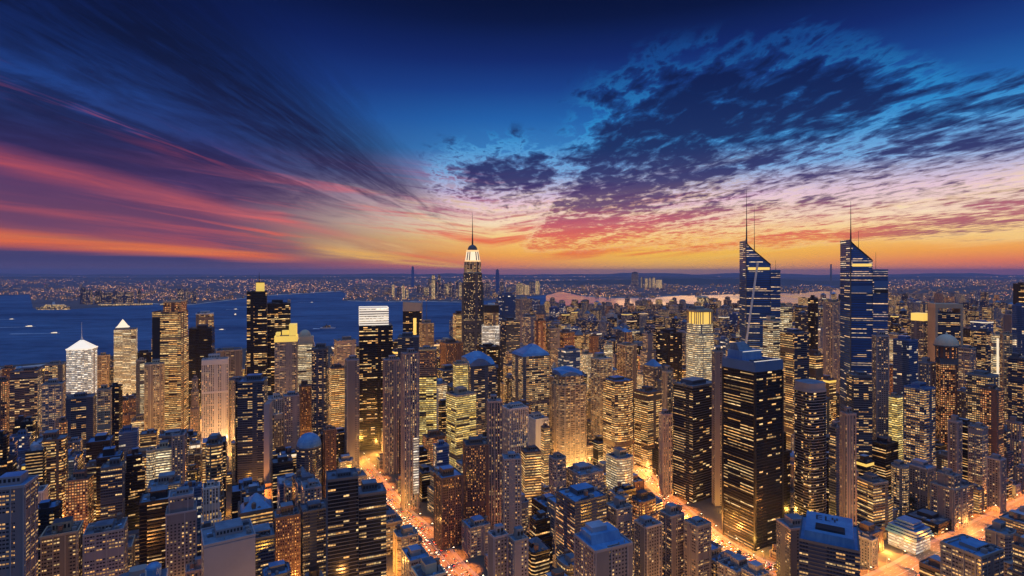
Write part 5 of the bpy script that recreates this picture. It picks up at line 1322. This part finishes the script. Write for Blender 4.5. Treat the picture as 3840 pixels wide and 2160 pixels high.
# boats
def boat(px, py, L, rz, label, lit=True, tall=1.0, wake=0.0, name='boat'):
    X, D = ground_at(px, py)
    o = thing(name, label, name, (X, D, 0), rz)
    hw = L*.12
    hull = [(-L/2, -hw), (L*.25, -hw), (L*.5, 0), (L*.25, hw), (-L/2, hw)]
    mb = MB(); mb.prism(scale_poly(hull, .92, .8), -1, L*.05*tall, 0, True, poly1=hull); mb.build('hull', W['white'] if lit else W['slate'], o)
    mb = MB(); mb.prism(scale_poly(rect(L*.5, hw*1.4), 1, 1, -L*.08, 0), L*.05*tall + .01, L*.10*tall); mb.prism(scale_poly(rect(L*.3, hw*1.1), 1, 1, -L*.02, 0), L*.10*tall + .01, L*.14*tall); cab = mb.build('cabin', M_GOLDT if L > 60 else G['cream'], o)
    mb = MB(); mb.cone(-L*.1, 0, L*.14*tall, L*.02, L*.014, L*.08*tall, 8); mb.build('funnel', W['dark'], cab)
    if wake:
        mb = MB(); mb.face([(-L*.5, -hw*.8, .25), (-L*.5, hw*.8, .25), (-L*.5 - wake, hw*2.2, .25), (-L*.5 - wake, -hw*2.2, .25)][::-1]); mb.build('wake', plain('foam', (.55,.58,.65), .9, .4, .02), o)
    return o
boat(328, 328.5, 85, .12, 'warmly lit ferry crossing the bay near the white-crowned tower', True, 1.5, 40, 'ferry')
boat(55, 333.5, 50, .1, 'white motor boat under way before the pyramid-roofed tower', True, 1, 190)
boat(30, 327, 60, .16, 'white motor boat with long wake beyond the white-roofed tower', True, 1, 260)
boat(12, 319.5, 40, .1, 'small boat trailing a wake close to the liner', True, 1, 220)
boat(236, 309.5, 45, .1, 'tiny lit boat far out beside the yellow-box tower', True, 1, 60)
boat(235.5, 315.5, 26, 1.2, 'small dark sailing boat beside the yellow-box tower', False, 4)
boat(277, 314.5, 30, .2, 'small dark launch past the charcoal slab tower', False, 1, 160)
boat(312, 302.5, 36, .1, 'small lit launch near the far beach', True, 1, 120)
boat(222, 330, 40, .1, 'small lit launch between amber tower and yellow-box tower', True, 1, 200)
X, D = ground_at(53, 309.6); Lq = 33/F*D
o = thing('liner', 'long white lit liner moored off the far quay', 'ship', (X, D, 0), .05)
hull = [(-Lq*.5, 0), (-Lq*.38, -17), (Lq*.47, -17), (Lq*.5, -8), (Lq*.5, 8), (Lq*.47, 17), (-Lq*.38, 17)]
mb = MB(); mb.prism(scale_poly(hull, .95, .9), -1, 17, 0, True, poly1=hull); mb.build('hull', M_GOLDT, o)
for i, s in enumerate((.78, .62, .5)):
    mb = MB(); mb.prism(scale_poly(rect(Lq*s, 28), 1, 1, Lq*.06, 0), 17.01 + i*9, 17 + i*9 + 8.9, 0, True, mi_top=1); mb.build('deck_tier', [M_GOLDT, W['white']], o)
mb = MB(); mb.cone(Lq*.02, 0, 44.01, 11, 8, 22, 12); mb.build('funnel', W['white'], o)
mb = MB(); mb.cone(-Lq*.3, 0, 17, 1.2, .5, 30, 6); mb.build('mast', W['stone'], o)

# ---------------------------------------------------------------- trees
def leafmat(name, a, b):
    m, nt, ps = new_mat(name)
    geo = nt.nodes.new('ShaderNodeNewGeometry'); r = E(nt, geo.outputs['Random Per Island'])
    setin(nt, ps, 'Base Color', mix(nt, r, a, b)); setin(nt, ps, 'Roughness', .8); return m
LEAF = leafmat('dark_foliage', (.018,.028,.018), (.06,.075,.04))
def tree_proto(seed, h=24.0, slim=1.0):
    rg = random.Random(seed)
    root = thing('tree', '', 'tree')
    mb = MB(); mb.cone(0, 0, 0, h*.028, h*.012, h*.62, 7)
    for i in range(7):
        a = rg.uniform(0, 6.28); z = h*rg.uniform(.3, .6); L = h*rg.uniform(.14, .26)*slim
        p0, p1 = Vector((0, 0, z)), Vector((math.cos(a)*L, math.sin(a)*L, z + L*.8)); sd = Vector((-math.sin(a), math.cos(a), 0))*h*.008; up = Vector((0, 0, h*.008))
        for s in (sd, up): mb.face([p0 - s, p0 + s, p1 + s*.4, p1 - s*.4])
    mb.build('trunk', W['brown'], root)
    mb = MB(); cl = []
    for i in range(22):
        a = rg.uniform(0, 6.28); t = rg.random(); rr = h*.30*slim*math.sqrt(rg.random())*(1.1 - .7*t); cl.append((rr*math.cos(a), rr*math.sin(a), h*(.34 + .6*t), h*rg.uniform(.07, .13)))
    for (x, y, z, r) in cl:
        for k in range(26):
            v = Vector((rg.gauss(0, 1), rg.gauss(0, 1), rg.gauss(0, .8))); v = v.normalized()*r*rg.random()**.4; n = Vector((rg.gauss(0, 1), rg.gauss(0, 1), rg.gauss(0, 1))).normalized()
            s = h*rg.uniform(.016, .032); t1 = n.orthogonal().normalized()*s; t2 = n.cross(t1).normalized()*s; c = Vector((x, y, z)) + v
            mb.face([c - t1, c - t2*.6, c + t1, c + t2*.6])
    mb.build('crown', LEAF, root)
    return root
TP = [tree_proto(1, 42, .9), tree_proto(2, 36, 1.15), tree_proto(3, 48, .75)]
used = [False]*3
def plant(x, y, k, s, label, group, z=BASEZ):
    if not used[k]: o = TP[k]; used[k] = True
    else: o = dup(TP[k], (0, 0, 0), 0)
    o.location = (x, y, z); o.rotation_euler = (0, 0, trng.uniform(0, 6)); o.scale = (s, s, s); o['label'] = label; o['group'] = group
nt_ = 0
for _ in range(900):
    px = trng.uniform(545, 760); py = 309.5 + 18*trng.random()**1.3; X, Y = ground_at(px, py)
    if nt_ >= 120 or not in_poly(X, Y, land) or any((fx-X)**2 + (fy-Y)**2 < (fr*.8)**2 for fx, fy, fr in FOOT): continue
    k = trng.randrange(3); nt_ += 1
    plant(X, Y, k, trng.uniform(.7, 1.15), ['dark loose-crowned tree in the wood along the river', 'broad dark tree in the wood along the river', 'tall slim dark tree in the wood along the river'][k], ['loose trees by the river', 'broad trees by the river', 'slim trees by the river'][k])
for px, py, s in ((658, 314, 2.0), (662, 313.5, 1.8), (672, 314, 2.1), (677, 314.5, 2.3), (681, 313.5, 1.7), (570, 313, 1.3), (724, 313.5, 1.5), (729, 314, 1.6)):
    X, Y = ground_at(px, py); plant(X, Y, 0 if s < 1.9 else 1, s, 'very tall dark tree standing out over the river by the golden crown', 'tall trees over the river')
for px, py in ((893, 512), (897, 514), (902, 515), (907, 514), (912, 513), (917, 511), (922, 509), (905, 518), (914, 518), (824, 548), (829, 552), (836, 549)):
    X, Y = ground_at(px, py); plant(X, Y, trng.randrange(3), trng.uniform(.32, .46), 'dark street tree in the little square behind the low flat hall' if px > 850 else 'dark street tree at the foot of the rounded gold-row tower', 'trees of the little square' if px > 850 else 'trees under the gold-row tower')

# ---------------------------------------------------------------- haze
def haze(density):
    m = bpy.data.materials.new('evening_haze'); m.use_nodes = True; nt = m.node_tree; nt.nodes.clear()
    o = nt.nodes.new('ShaderNodeOutputMaterial'); v = nt.nodes.new('ShaderNodeVolumePrincipled')
    v.inputs['Density'].default_value = density; v.inputs['Color'].default_value = (.52, .53, .90, 1); v.inputs['Anisotropy'].default_value = 0
    nt.links.new(v.outputs[0], o.inputs['Volume'])
    mb = MB(); mb.prism([(-59000, -4000), (59000, -4000), (59000, 62000), (-59000, 62000)], -6, 560, 0, True, True)
    o = mb.build('haze', m); o['kind'] = 'stuff'; return o
haze(2.6e-5)
